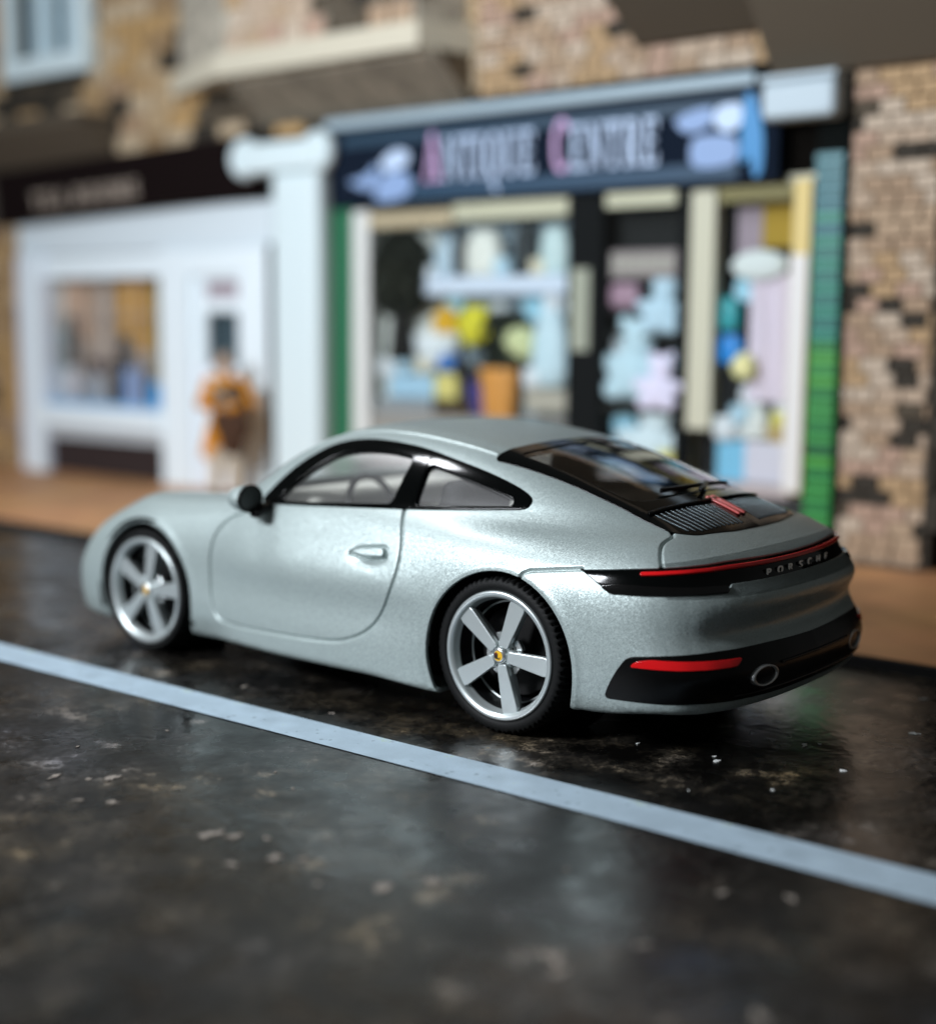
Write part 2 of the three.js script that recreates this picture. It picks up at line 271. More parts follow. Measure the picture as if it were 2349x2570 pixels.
function lineDist(pts, closed) {
  const L = pts.length, S = []; for (let i = 0; i < (closed ? L : L - 1); i++) { const a = pts[i], b = pts[(i + 1) % L]; S.push([a[0], a[1], b[0] - a[0], b[1] - a[1], 1 / ((b[0] - a[0]) ** 2 + (b[1] - a[1]) ** 2 + 1e-12)]); }
  const xs = pts.map((p) => p[0]), ys = pts.map((p) => p[1]), X0 = Math.min(...xs) - 0.12, X1 = Math.max(...xs) + 0.12, Y0 = Math.min(...ys) - 0.12, Y1 = Math.max(...ys) + 0.12;
  return (x, y) => {
    if (x < X0 || x > X1 || y < Y0 || y > Y1) return closed ? 0.12 : 0.12;
    let d = 1e9, inside = false;
    for (const [ax, ay, dx, dy, q] of S) { const t = clamp(((x - ax) * dx + (y - ay) * dy) * q, 0, 1), ex = x - ax - dx * t, ey = y - ay - dy * t, e = ex * ex + ey * ey; if (e < d) d = e; if (closed && (ay > y) !== (ay + dy > y) && x < ax + dx * (y - ay) / dy) inside = !inside; }
    d = Math.sqrt(d); return inside ? -d : d;
  };
}
function surfacePoint(from, dir) {                                       // the first point of the body along a ray
  const p = [...from]; for (let k = 0; k < 900; k++) { const f = field(...p); if (f < 2e-4) break; const s = Math.max(f * 0.6, 3e-4); for (let c = 0; c < 3; c++) p[c] += dir[c] * s; } return p;
}
// ---------------------------------------------------------------- road and pavement
const asphaltTex = texture(2048, (u, v, x, y) => {
  const big = fbm(u, v, 5, 11, 3), mid = fbm(u, v, 26, 12, 3), fine = 0.5 * fbm(u, v, 150, 13, 2) + 0.5 * fbm(u, v, 520, 14, 2), g = hash(x, y, 5);
  let k = 0.078 + 0.15 * (big - 0.5) + 0.26 * (mid - 0.5) + 0.30 * (fine - 0.5) + 0.04 * (g - 0.5); k = Math.max(k, 0.03) + 0.16 * sstep(0.66, 0.8, mid * 0.7 + fine * 0.3);
  const warm = fbm(u, v, 9, 21, 2) - 0.5; return [k * (1.08 + 0.3 * warm), k * (1.0 + 0.1 * warm), k * (0.90 - 0.3 * warm)];
});
const asphaltRough = texture(1024, (u, v) => { const k = clamp(0.28 + 0.28 * (fbm(u, v, 40, 51, 3) - 0.5) + 0.25 * (fbm(u, v, 7, 52, 2) - 0.5), 0.14, 0.8); return [k, k, k]; }, false);
const asphaltBump = texture(1024, (u, v) => { const k = fbm(u, v, 120, 61, 2); return [k, k, k]; }, false);
const asphalt = std(0xffffff, 1, { map: asphaltTex, roughnessMap: asphaltRough, bumpMap: asphaltBump, bumpScale: 0.0012 });
const plane = (x0, x1, z0, z1, y, s) => { const g = new THREE.PlaneGeometry(x1 - x0, z1 - z0).rotateX(-Math.PI / 2).translate((x0 + x1) / 2, y, (z0 + z1) / 2); const p = g.attributes.position, uv = g.attributes.uv; for (let i = 0; i < p.count; i++) uv.setXY(i, p.getX(i) / s, p.getZ(i) / s); return g; };
const road = structure(put('road', plane(-16, 12, -1.36, 9, 0, 4.2), asphalt)); road.userData.label = 'dark mottled asphalt road sheet';
// light flecks of bare grit in the road surface
{
  const fleck = [[1.47, 2.51, 0.08], [1.66, 2.37, 0.10], [1.60, 2.44, 0.05], [1.9, 2.55, 0.07], [1.78, 2.62, 0.05], [2.44, 2.55, 0.13], [2.52, 2.50, 0.08], [2.62, 2.44, 0.06], [2.78, 2.55, 0.10], [2.71, 2.68, 0.06], [2.86, 2.50, 0.05], [3.23, 2.50, 0.10], [3.32, 2.36, 0.09], [3.05, 2.62, 0.04], [2.84, 1.14, 0.05], [1.66, 1.12, 0.05], [0.98, 1.05, 0.06], [3.95, 2.57, 0.14], [4.02, 2.63, 0.09], [4.11, 2.33, 0.07], [4.58, 2.51, 0.10], [4.1, 1.84, 0.06], [4.29, 1.74, 0.07], [1.2, 2.2, 0.03], [2.1, 1.9, 0.03], [2.3, 2.0, 0.025], [1.3, 1.8, 0.025], [3.6, 2.0, 0.03]];
  const bright = [[3.58, 0.16, 0.062], [3.40, 0.61, 0.055], [3.86, 0.39, 0.055], [3.88, -0.33, 0.062], [3.68, -0.94, 0.06], [3.01, 0.61, 0.03], [3.36, 0.56, 0.03], [3.62, 0.10, 0.03], [3.5, 1.02, 0.018], [3.75, 0.8, 0.016]];
  const chips = (list) => mergeGeometries(list.map(([x, z, r], i) => { const n = 14, p = []; for (let k = 0; k < n; k++) { const a = k / n * 2 * Math.PI, q = r * 0.42 * (0.3 + 1.0 * hash(k, i, 71)); p.push(new THREE.Vector2(Math.cos(a) * q, Math.sin(a) * q * 0.55)); } return new THREE.ExtrudeGeometry(new THREE.Shape(p), { depth: 0.003, bevelEnabled: false }).rotateX(-Math.PI / 2).rotateY(hash(i, 2, 5) * 3)  .translate(x, 0.0008, z); }));
  const w = put('white_grit', chips(bright), std(new THREE.Color(0.70, 0.72, 0.70), 0.5)); w.userData = { kind: 'stuff', label: 'bright white chips of grit on the road behind the car', category: 'grit' };
  const m = put('road_grit', chips(fleck), std(new THREE.Color(0.19, 0.165, 0.14), 0.7)); m.userData = { kind: 'stuff', label: 'pale flecks of grit scattered over the dark road', category: 'grit' };
}
const lineTex = texture(512, (u, v, x, y) => { const w = fbm(u, v, 34, 83, 3), k = (0.93 + 0.14 * (fbm(u, v, 12, 81, 3) - 0.5) + 0.06 * (hash(x, y, 8) - 0.5)) * (1 - 0.22 * sstep(0.74, 0.82, w)); return [k * 0.93, k * 0.97, k]; });
const lineGeo = plane(-16, 12, 1.28, 1.522, 0.004, 1.3); lineGeo.rotateY(0.006);
const roadLine = structure(put('road_line', lineGeo, std(new THREE.Color(0.42, 0.49, 0.535), 0.5, { map: lineTex }))); roadLine.userData.label = 'long pale painted line along the road';
const paveTex = texture(512, (u, v, x, y) => { const k = 0.86 + 0.3 * (fbm(u, v, 6, 91, 4) - 0.5) + 0.05 * (hash(x, y, 9) - 0.5); return [k, k * (0.97 + 0.08 * (fbm(u, v, 4, 95, 2) - 0.5)), k * 0.93]; });
const pave = std(new THREE.Color(0.72, 0.39, 0.18), 0.55, { map: paveTex });
const pv = structure(put('pavement', plane(-16, 12, -5.2, -1.40, 0.062, 2.6), pave)); pv.userData.label = 'orange tan pavement below the shopfronts';
const kb = structure(block('gap_shade_strip', -16, 12, -0.02, 0.055, -1.46, -1.37, std(0x0b0b0c, 0.8))); kb.userData.label = 'thin dark strip painted as the shadowed gap between road and pavement';  // black colour stands in for the shadowed gap at the pavement edge

// ---------------------------------------------------------------- the shopfronts behind (their front plane is z = -4.2)
const Z = -4.2, Y0 = 0.062;
const stoneTex = texture(256, (u, v, x, y) => { const k = 0.85 + 0.5 * (fbm(u, v, 10, 101, 4) - 0.5) + 0.06 * (hash(x, y, 4) - 0.5); return [k, k, k]; });
const tones = [[0.62, 0.45, 0.30], [0.68, 0.52, 0.38], [0.54, 0.38, 0.25], [0.74, 0.60, 0.46], [0.62, 0.42, 0.31], [0.62, 0.42, 0.23], [0.11, 0.085, 0.055], [0.045, 0.036, 0.024]].map((c) => std(new THREE.Color(...c), 0.85, { map: stoneTex }));
const golden = [[0.60, 0.40, 0.20], [0.66, 0.48, 0.28], [0.44, 0.29, 0.15], [0.72, 0.56, 0.37], [0.52, 0.35, 0.21], [0.66, 0.42, 0.18]].map((c) => std(new THREE.Color(...c), 0.85, { map: stoneTex }));
const brickShapes = [0, 1, 2].map((k) => { const g = new RoundedBoxGeometry(1, 1, 1, 1, 0.06); const p = g.attributes.position; for (let i = 0; i < p.count; i++) p.setXYZ(i, p.getX(i) + 0.02 * (hash(i, k, 1) - 0.5), p.getY(i) + 0.05 * (hash(i, k, 2) - 0.5), p.getZ(i)); return g; });
function bricks(parent, x0, x1, y0, y1, z, bw, bh, depth, dark, name = 'brick') {   // courses of single bricks in front of a mortar backing; dark(x, y) tells which are sooty
  let row = 0;
  for (let y = y0; y < y1 - bh * 0.4; y += bh, row++) {
    let x = x0 - (row % 2 ? bw * 0.5 : 0);
    while (x < x1 - 0.02) {
      const a = Math.max(x, x0), w = bw * (0.86 + 0.28 * hash(row, Math.round(x * 50), 6)), b = Math.min(x + w, x1), yt = Math.min(y + bh, y1); x += w;
      if (b - a < 0.03) continue;
      const r = hash(Math.round(a * 97), row, 17), d = dark((a + b) / 2, y + bh / 2), m = put(name, brickShapes[Math.floor(r * 2.99)], (name === 'stone' && !d ? golden : tones)[d ? 6 + (r > 0.3 ? 1 : 0) : Math.floor(clamp(vnoise(a * 3.1 + 40, y * 3.6 + 40, 4096, 77) * 1.5 - 0.25 + 0.35 * (r - 0.5), 0, 0.999) * 6)], parent);
      m.position.set((a + b) / 2, (y + yt) / 2, z + 0.012 * hash(row, Math.round(a * 31), 3)); m.scale.set(b - a - 0.012, yt - y - 0.012, depth);
    }
  }
}
const mortar = std(new THREE.Color(0.27, 0.21, 0.155), 0.95), mortarDark = std(new THREE.Color(0.06, 0.05, 0.04), 0.95);
const blot = (s, f, t) => (x, y) => vnoise(x * f + 50, y * f * 1.2 + 50, 4096, s) > t;
const white = std(new THREE.Color(0.66, 0.78, 0.81), 0.5), cream = std(new THREE.Color(0.62, 0.62, 0.45), 0.6), lilac = std(new THREE.Color(0.74, 0.82, 0.95), 0.5), darkWood = phys(0x070504, 0.9, { specularIntensity: 0.25 }), nearBlack = phys(0x080604, 0.95, { specularIntensity: 0.2 }), overhangShade = phys(new THREE.Color(0.10, 0.082, 0.06), 0.95, { specularIntensity: 0.3 });  // last one: shade of canopy and eave put into its dark brown
// right-hand pier
{
  const w = thing('brick_pier', 'tall tan brick pier with sooty dark bricks right of the green pilaster', 'brick wall');
  block('mortar', 1.74, 2.40, Y0, 3.74, Z - 0.3, Z - 0.06, mortar, w);
  bricks(w, 1.74, 2.40, Y0 + 0.02, 3.74, Z - 0.05, 0.20, 0.108, 0.1, (x, y) => vnoise(x * 4 + 50, y * 3.6 + 50, 4096, 3) + 0.34 * (hash(Math.round(x * 40), Math.round(y * 40), 2) - 0.5) > 0.70);
  block('plinth', 1.72, 2.38, Y0 - 0.002, Y0 + 0.035, Z - 0.05, Z + 0.03, mortarDark, w);
}
{
  const w = thing('dark_stone_wall', 'almost black stone wall at the right edge beyond the brick pier', 'stone wall');
  block('backing', 2.40, 4.6, Y0, 6.4, Z - 0.5, Z - 0.12, nearBlack, w);  // near-black backing of the wall
  for (let k = 0; k < 21; k++) { const y = Y0 + k * 0.29, b = block('stone', 2.40, 2.44 + 0.10 * hash(k, 1, 2) + (k % 2 ? 0.05 : 0), y + 0.01, y + 0.28, Z - 0.14, Z - 0.02 + 0.03 * hash(k, 4, 4), tones[7], w); b.castShadow = true; }
}
// upper walls
{
  const w = thing('stone_wall', 'blotchy tan stone upper wall around the sash window, above the dark left sign', 'stone wall');
  block('mortar', -12.5, -1.72, 3.62, 6.4, Z - 0.35, Z - 0.07, mortar, w);
  bricks(w, -10.2, -1.72, 3.62, 6.2, Z - 0.06, 0.42, 0.2, 0.12, (x, y) => vnoise(x * 1.9 + 50, y * 2.2 + 50, 4096, 23) + 0.3 * (hash(Math.round(x * 30), Math.round(y * 30), 4) - 0.5) > 0.60, 'stone');
}
{
  const w = thing('upper_brick_wall', 'pinkish tan brick upper wall directly above the blue lettered sign', 'brick wall');
  block('mortar', -1.72, 1.2, 3.78, 6.4, Z - 0.35, Z - 0.07, mortar, w); block('mortar', 1.2, 2.42, 3.78, 6.4, Z - 0.35, Z - 0.07, mortar, w);
  bricks(w, -1.72, 1.2, 3.78, 5.0, Z - 0.06, 0.24, 0.115, 0.12, blot(33, 3.4, 0.72));
}
const darkPost = phys(0x0c1011, 0.8, { specularIntensity: 0.3 });
const paneGlass = phys(new THREE.Color(0.93, 0.95, 0.95), 0.04, { transmission: 1, thickness: 0, ior: 1.45 });
{
  const s = thing('stone_bay', 'cream stone bay jutting out above the pillar with a dark underside', 'bay', [0, 0, 0]);
  const stone = std(new THREE.Color(0.58, 0.53, 0.43), 0.8, { map: stoneTex });
  const sh = (pts, y0, y1, mat, name) => { const g = new THREE.ExtrudeGeometry(new THREE.Shape(pts.map(([x, z]) => new THREE.Vector2(x, -z))), { depth: y1 - y0, bevelEnabled: true, bevelThickness: 0.01, bevelSize: 0.01, bevelSegments: 2 }).rotateX(-Math.PI / 2).translate(0, y0, 0); return put(name, g, mat, s); };
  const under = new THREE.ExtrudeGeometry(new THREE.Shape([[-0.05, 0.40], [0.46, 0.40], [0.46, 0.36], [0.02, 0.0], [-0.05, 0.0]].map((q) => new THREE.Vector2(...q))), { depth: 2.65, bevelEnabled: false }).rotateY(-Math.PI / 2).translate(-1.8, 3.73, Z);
  sh([[-5.95, Z - 0.05], [-4.5, Z + 0.55], [-1.95, Z + 0.55], [-1.75, Z - 0.05]], 4.15, 4.36, std(new THREE.Color(0.56, 0.52, 0.41), 0.75), 'sill_course');
  sh([[-5.80, Z - 0.05], [-4.45, Z + 0.48], [-2.02, Z + 0.48], [-1.85, Z - 0.05]], 4.37, 6.2, stone, 'bay_wall');
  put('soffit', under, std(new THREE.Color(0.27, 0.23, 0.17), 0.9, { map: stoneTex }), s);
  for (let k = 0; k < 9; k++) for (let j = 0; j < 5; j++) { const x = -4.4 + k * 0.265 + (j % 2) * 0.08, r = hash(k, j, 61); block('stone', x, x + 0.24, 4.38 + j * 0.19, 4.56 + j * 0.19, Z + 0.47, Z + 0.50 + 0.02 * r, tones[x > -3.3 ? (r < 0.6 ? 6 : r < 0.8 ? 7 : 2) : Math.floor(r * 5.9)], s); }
}
{
  const e = thing('dark_eave', 'eave with its shade painted in black brown over the right end of the blue sign', 'eave');
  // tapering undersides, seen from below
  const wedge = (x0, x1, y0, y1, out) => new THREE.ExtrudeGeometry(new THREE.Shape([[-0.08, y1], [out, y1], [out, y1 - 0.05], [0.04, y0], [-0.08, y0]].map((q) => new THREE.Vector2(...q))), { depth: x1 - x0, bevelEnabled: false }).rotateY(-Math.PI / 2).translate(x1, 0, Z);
  put('eave_soffit', wedge(-0.1, 1.1, 4.02, 4.55, 0.8), overhangShade, e); put('eave_soffit', wedge(1.105, 4.5, 3.66, 4.55, 0.8), overhangShade, e); put('eave_board', wedge(-0.2, 4.6, 4.56, 4.75, 0.85), overhangShade, e);  // boards and undersides carry the overhang shade in their colour
}
{
  const e = thing('dark_canopy', 'canopy with its shade painted in dark brown above the left shop sign', 'canopy');
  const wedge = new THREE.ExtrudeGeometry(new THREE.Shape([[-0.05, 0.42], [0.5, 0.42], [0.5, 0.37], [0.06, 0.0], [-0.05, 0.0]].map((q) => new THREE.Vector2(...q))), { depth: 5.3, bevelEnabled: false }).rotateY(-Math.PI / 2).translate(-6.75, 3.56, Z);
  put('canopy_soffit', wedge, overhangShade, e); block('canopy_board', -12, -6.72, 3.985, 4.03, Z - 0.05, Z + 0.53, overhangShade, e);
}
{
  const w = thing('sash_window', 'white upstairs sash window with pale curtains at the top left', 'window');
  const wx0 = -8.66, wx1 = -7.06, wy0 = 4.55, wy1 = 6.3;
  block('dark_room_backing', wx0 + 0.1, wx1 - 0.1, wy0 + 0.05, wy1, Z + 0.02, Z + 0.03, std(0x0c1214, 0.9), w);  // dark sheet in place of the unlit room behind the curtains
  block('frame', wx0, wx1, wy0, wy0 + 0.22, Z - 0.06, Z + 0.14, white, w);
  for (const x of [wx0, wx1 - 0.22]) block('frame', x, x + 0.22, wy0 + 0.222, wy1, Z - 0.06, Z + 0.12, white, w);
  block('glazing_bar', wx0 + 0.78, wx0 + 0.84, wy0 + 0.222, wy1, Z + 0.095, Z + 0.115, white, w);
  for (const [a, b] of [[wx0 + 0.48, wx0 + 0.96], [wx0 + 1.08, wx1 - 0.1]]) block('curtain', a, b, wy0 + 0.16, wy1, Z + 0.04, Z + 0.06, std(new THREE.Color(0.62, 0.76, 0.85), 0.8), w);
  block('pane', wx0 + 0.2, wx1 - 0.2, wy0 + 0.2, wy1, Z + 0.085, Z + 0.09, paneGlass, w);
}
// pale pillar between the shops, with a scrolled capital
{
  const p = thing('shop_pillar', 'pale grey pillar with a scrolled capital between the two shops', 'pillar', [-3.9, Y0, Z + 0.06]);
  const shaft = put('shaft', new RoundedBoxGeometry(0.64, 3.2, 0.24, 4, 0.08), white, p); shaft.position.set(0.05, 1.6, 0);
  const neck = put('capital_block', new RoundedBoxGeometry(1.0, 0.30, 0.3, 3, 0.06), white, p); neck.position.set(-0.1, 3.34, 0.02);
  for (const [x, y] of [[-0.66, 3.36], [0.34, 3.36]]) { const v = put('volute', new THREE.TorusGeometry(0.12, 0.085, 12, 28), white, p); v.position.set(x, y, 0.06); const e = put('volute_eye', new THREE.SphereGeometry(0.09, 16, 12), white, p); e.position.set(x, y, 0.06); }
  const base = put('base', new RoundedBoxGeometry(0.84, 0.22, 0.28, 3, 0.04), white, p); base.position.y = 0.11;
}
{
  const c = thing('wall_console', 'pale grey console block at the top right corner of the blue shopfront', 'console', [1.38, 3.46, Z + 0.06]);
  const dim = std(new THREE.Color(0.46, 0.56, 0.62), 0.6), b = put('console_block', new RoundedBoxGeometry(0.58, 0.27, 0.26, 3, 0.05), dim, c); const t = put('console_cap', new RoundedBoxGeometry(0.62, 0.05, 0.3, 2, 0.02), dim, c); t.position.y = 0.157;
}
// right-hand shop
{
  const s = thing('blue_shopfront', 'shopfront with navy lettered sign, green tiled pilasters and a crowded window', 'shop');
  const navy = phys(new THREE.Color(0.004, 0.009, 0.020), 0.9, { specularIntensity: 0.25 }), blue = std(new THREE.Color(0.04, 0.13, 0.24), 0.6);
  const fascia = block('fascia', -3.45, 1.18, 2.90, 3.60, Z - 0.1, Z + 0.06, navy, s);
  block('cornice', -3.45, 1.0, 3.61, 3.70, Z - 0.1, Z + 0.14, std(new THREE.Color(0.32, 0.42, 0.48), 0.6), s);
  block('sign_band', -2.75, 0.85, 2.93, 3.06, Z + 0.061, Z + 0.068, std(new THREE.Color(0.012, 0.05, 0.10), 0.6), s);
  block('sign_band', -3.3, 1.05, 3.44, 3.55, Z + 0.061, Z + 0.068, std(new THREE.Color(0.01, 0.04, 0.075), 0.6), s);
  const pale = std(new THREE.Color(0.52, 0.66, 0.88), 0.55), pink = std(new THREE.Color(0.62, 0.42, 0.70), 0.55), sky = std(new THREE.Color(0.02, 0.22, 0.50), 0.5);
  const serif = await new FontLoader().loadAsync('fonts/droid/droid_serif_bold.typeface.json');
  const word = (text, x, y, size, sx, first) => [...text].forEach((ch, i) => { const g = new TextGeometry(ch, { font: serif, size: i ? size : size * 1.15, depth: 0.02, curveSegments: 3 }); g.computeBoundingBox(); const w = g.boundingBox.max.x * sx; const m = put('letter', g.scale(sx, 1, 1), i ? pale : first, s); m.position.set(x, y, Z + 0.062); x += w + 0.022; });
  word('ANTIQUE', -2.28, 3.08, 0.37, 0.445, pink); word('CENTRE', -0.88, 3.08, 0.37, 0.435, pink);
  const blob = (pts, mat, name) => put(name, new THREE.ExtrudeGeometry(new THREE.Shape(smoothLoop(pts, 4).map((q) => new THREE.Vector2(...q))), { depth: mat === sky ? 0.026 : 0.02, bevelEnabled: false }).translate(0, 0, Z + 0.062), mat, s);
  const duck = std(new THREE.Color(0.24, 0.36, 0.60), 0.6);
  blob([[-3.2, 3.12], [-3.0, 3.17], [-2.86, 3.26], [-2.84, 3.12], [-2.95, 3.04]], duck, 'sign_picture'); blob([[-2.80, 3.28], [-2.62, 3.38], [-2.46, 3.34], [-2.50, 3.24], [-2.72, 3.2]], pale, 'sign_picture');
  blob([[-2.86, 2.94], [-2.78, 3.16], [-2.52, 3.18], [-2.42, 3.08], [-2.52, 2.95]], duck, 'sign_picture');
  blob([[0.30, 3.40], [0.44, 3.46], [0.62, 3.47], [0.60, 3.34], [0.40, 3.30]], duck, 'sign_picture'); blob([[0.64, 3.36], [0.68, 3.47], [0.86, 3.48], [0.88, 3.34], [0.76, 3.28]], pale, 'sign_picture');
  blob([[0.48, 3.04], [0.46, 3.24], [0.66, 3.27], [0.84, 3.22], [0.82, 3.05]], duck, 'sign_picture');
  blob([[0.88, 3.06], [0.90, 3.5], [0.96, 3.55], [1.03, 3.40], [1.07, 3.2], [1.06, 2.97], [1.0, 2.94], [0.96, 3.08]], sky, 'sign_picture');
  // pilasters of raised green tiles
  const green = [[0.02, 0.22, 0.055], [0.035, 0.28, 0.06], [0.012, 0.14, 0.045], [0.06, 0.34, 0.05], [0.018, 0.24, 0.17], [0.015, 0.18, 0.15], [0.012, 0.15, 0.18]].map((c) => std(new THREE.Color(...c), 0.4));
  block('pilaster', 1.46, 1.72, Y0, 3.3, Z - 0.12, Z - 0.02, phys(0x020605, 0.9, { specularIntensity: 0.3 }), s);
  for (let k = 0; k < 34; k++) { const y = Y0 + 0.1 + k * 0.086, t = (y - 1.75) / 0.9 + 0.5 * (hash(k, 3, 3) - 0.5), m = block('tile', 1.475, 1.69, y + 0.010, y + 0.076, Z - 0.02, Z + 0.02 + 0.015 * hash(k, 1, 9), green[t < 0 ? Math.floor(hash(k, 5, 1) * 3.99) : t < 0.85 ? 4 + (k % 2) : 6], s); m.castShadow = true; }
  block('pilaster', -3.50, -3.23, Y0, 2.9, Z - 0.12, Z + 0.0, std(new THREE.Color(0.015, 0.13, 0.06), 0.5), s);
  // frames, panes, back wall and floor of the window
  const frameM = std(new THREE.Color(0.52, 0.52, 0.40), 0.6);
  block('window_post', -3.22, -3.02, 0.55, 2.86, Z - 0.10, Z + 0.01, std(new THREE.Color(0.66, 0.68, 0.66), 0.6), s);
  block('window_post', -0.74, -0.40, 0.55, 2.88, Z - 0.10, Z + 0.01, darkPost, s); block('post_panel', -0.70, -0.52, 1.6, 2.28, Z + 0.011, Z + 0.016, std(new THREE.Color(0.30, 0.33, 0.26), 0.6), s);
  block('window_post', 0.31, 0.43, 0.55, 2.88, Z - 0.10, Z + 0.0, darkPost, s); block('window_post', 0.43, 0.64, 1.0, 2.86, Z - 0.10, Z + 0.01, frameM, s);
  block('window_post', 1.30, 1.44, 0.55, 2.9, Z - 0.10, Z + 0.01, std(new THREE.Color(0.66, 0.52, 0.20), 0.6), s); block('post_panel', 1.29, 1.43, 0.56, 2.35, Z + 0.011, Z + 0.018, std(new THREE.Color(0.70, 0.70, 0.68), 0.6), s);
  for (const [a, b] of [[-3.02, -0.74], [-0.40, 0.31], [0.64, 1.30]]) { block('pane', a, b, 0.58, 2.86, Z - 0.004, Z + 0.0, paneGlass, s); block('window_floor', a - 0.03, b + 0.03, 0.50, 0.60, Z - 0.24, Z - 0.02, std(new THREE.Color(0.45, 0.40, 0.40), 0.7), s); }
  block('stall_riser', -3.22, 1.45, Y0, 0.5, Z - 0.12, Z - 0.02, std(0x15181a, 0.7), s);
  block('back_wall', -3.3, -0.6, 0.6, 2.95, Z - 0.27, Z - 0.23, std(new THREE.Color(0.26, 0.32, 0.36), 0.8), s); block('back_wall', -0.6, 0.62, 0.6, 2.95, Z - 0.27, Z - 0.23, std(0x0b0d0c, 0.8), s); block('back_wall', 0.62, 1.46, 0.6, 2.95, Z - 0.27, Z - 0.23, std(0x0d1214, 0.8), s);
  for (const x of [-3.22, -0.72, 0.31, 1.30]) block('reveal', x, x + 0.1, 0.5, 2.95, Z - 0.24, Z - 0.101, x < 0 && x > -1 ? darkPost : frameM, s);
  block('window_ceiling', -3.2, 1.42, 2.88, 2.95, Z - 0.24, Z - 0.1, frameM, s);
  block('window_curtain', -3.05, -2.36, 0.62, 2.80, Z - 0.228, Z - 0.21, std(new THREE.Color(0.74, 0.75, 0.70), 0.8), s);
  block('pelmet', -3.02, -2.02, 2.70, 2.83, Z - 0.03, Z + 0.0, std(new THREE.Color(0.62, 0.52, 0.34), 0.7), s); block('pelmet', -2.0, -0.76, 2.73, 2.87, Z - 0.03, Z + 0.0, cream, s); block('pelmet', -0.38, 0.28, 2.77, 2.88, Z - 0.03, Z + 0.0, cream, s); block('pelmet', 0.66, 1.28, 2.76, 2.87, Z - 0.03, Z + 0.0, std(new THREE.Color(0.30, 0.27, 0.12), 0.7), s);
  const board = block('hanging_board', -0.36, 0.27, 2.20, 2.42, Z - 0.09, Z - 0.06, std(new THREE.Color(0.33, 0.27, 0.27), 0.7), s);
  for (let k = 0; k < 8; k++) block('board_stroke', -0.33 + k * 0.074, -0.29 + k * 0.074, 2.25, 2.38, Z - 0.059, Z - 0.05, std(new THREE.Color(0.60, 0.56, 0.48), 0.6), s);
  block('shelf', -2.35, -0.78, 2.08, 2.24, Z - 0.225, Z - 0.03, lilac, s);
  block('upper_wall', -3.5, 1.74, 2.9, 3.8, Z - 0.3, Z - 0.11, nearBlack, s);  // near-black wall behind the fascia
}
// goods in the right-hand window
const lathe = (pts, n = 28) => new THREE.LatheGeometry(pts.map(([a, b]) => new THREE.Vector2(a, b)), n);
const good = (name, label, category, geo, color, pos, rough = 0.5, group) => { const m = put(name, geo, color.isMaterial ? color : std(new THREE.Color(...color), rough)); m.position.set(...pos); m.scale.z = 0.45; return tag(m, label, category, group); };
{
  const t = thing('topiary_tree', 'dark clipped ball tree standing at the left of the crowded window', 'topiary', [-2.70, 1.45, Z - 0.10]);
  const leafM = std(new THREE.Color(0.030, 0.036, 0.024), 0.9), tr = put('trunk', lathe([[0.001, 0.5], [0.09, 0.5], [0.13, 0.25], [0.16, 0.0], [0.001, 0]].reverse()), std(0x0e0c09, 0.9), t); tr.position.y = 0.02; tr.scale.z = 0.5;
  const leaf = new THREE.PlaneGeometry(0.07, 0.05), crown = []; const q = new THREE.Object3D();
  for (let k = 0; k < 2000; k++) { const a = rnd() * 6.283, c = rnd() * 2 - 1, r = Math.sqrt(1 - c * c), R = 0.41 * (0.86 + 0.2 * rnd()); q.position.set(Math.cos(a) * r * R, 0.78 + c * R * 0.82 + (c > 0.7 ? 0.1 * rnd() : 0), Math.sin(a) * r * R * 0.24); q.rotation.set(rnd() * 6, rnd() * 6, rnd() * 6); q.updateMatrix(); crown.push(leaf.clone().applyMatrix4(q.matrix)); }
  for (let k = 0; k < 160; k++) { q.position.set((rnd() - 0.5) * 0.22, 1.02 + rnd() * 0.2, (rnd() - 0.5) * 0.14); q.rotation.set(rnd() * 6, rnd() * 6, rnd() * 6); q.updateMatrix(); crown.push(leaf.clone().applyMatrix4(q.matrix)); }
  put('crown', mergeGeometries([...crown, new THREE.SphereGeometry(0.38, 24, 16).scale(1, 0.82, 0.2).translate(0, 0.78, 0).deleteAttribute('tangent')].map((g) => g.toNonIndexed())), leafM, t);
}
const jar = (w, h) => lathe([[0.001, 0], [w * 0.8, 0], [w, h * 0.12], [w, h * 0.72], [w * 0.7, h * 0.84], [w * 0.72, h], [0.001, h]]);
const sh = Z - 0.12;
good('jar', 'pale blue jar on the white shelf next to the topiary', 'jar', jar(0.17, 0.34), [0.56, 0.70, 0.80], [-2.16, 2.24, sh - 0.03], 0.5, 'jars on the white shelf');
good('jar', 'round white jar in the middle of the white shelf', 'jar', jar(0.2, 0.4), [0.90, 0.90, 0.82], [-1.74, 2.24, sh], 0.5, 'jars on the white shelf');
good('bottle', 'tall black bottle standing on the right of the white shelf', 'bottle', lathe([[0.001, 0], [0.095, 0], [0.1, 0.05], [0.1, 0.3], [0.06, 0.38], [0.06, 0.46], [0.001, 0.46]]), [0.008, 0.016, 0.02], [-1.28, 2.24, sh + 0.05]);
good('bottle', 'short dark bottle between the blue jar and the white jar', 'bottle', lathe([[0.001, 0], [0.06, 0], [0.065, 0.25], [0.035, 0.34], [0.035, 0.42], [0.001, 0.42]]), [0.02, 0.02, 0.02], [-2.03, 2.24, sh + 0.02]);
good('jar', 'mint grey jar at the right end of the white shelf', 'jar', jar(0.15, 0.4), [0.66, 0.82, 0.82], [-0.97, 2.24, sh], 0.5, 'jars on the white shelf');
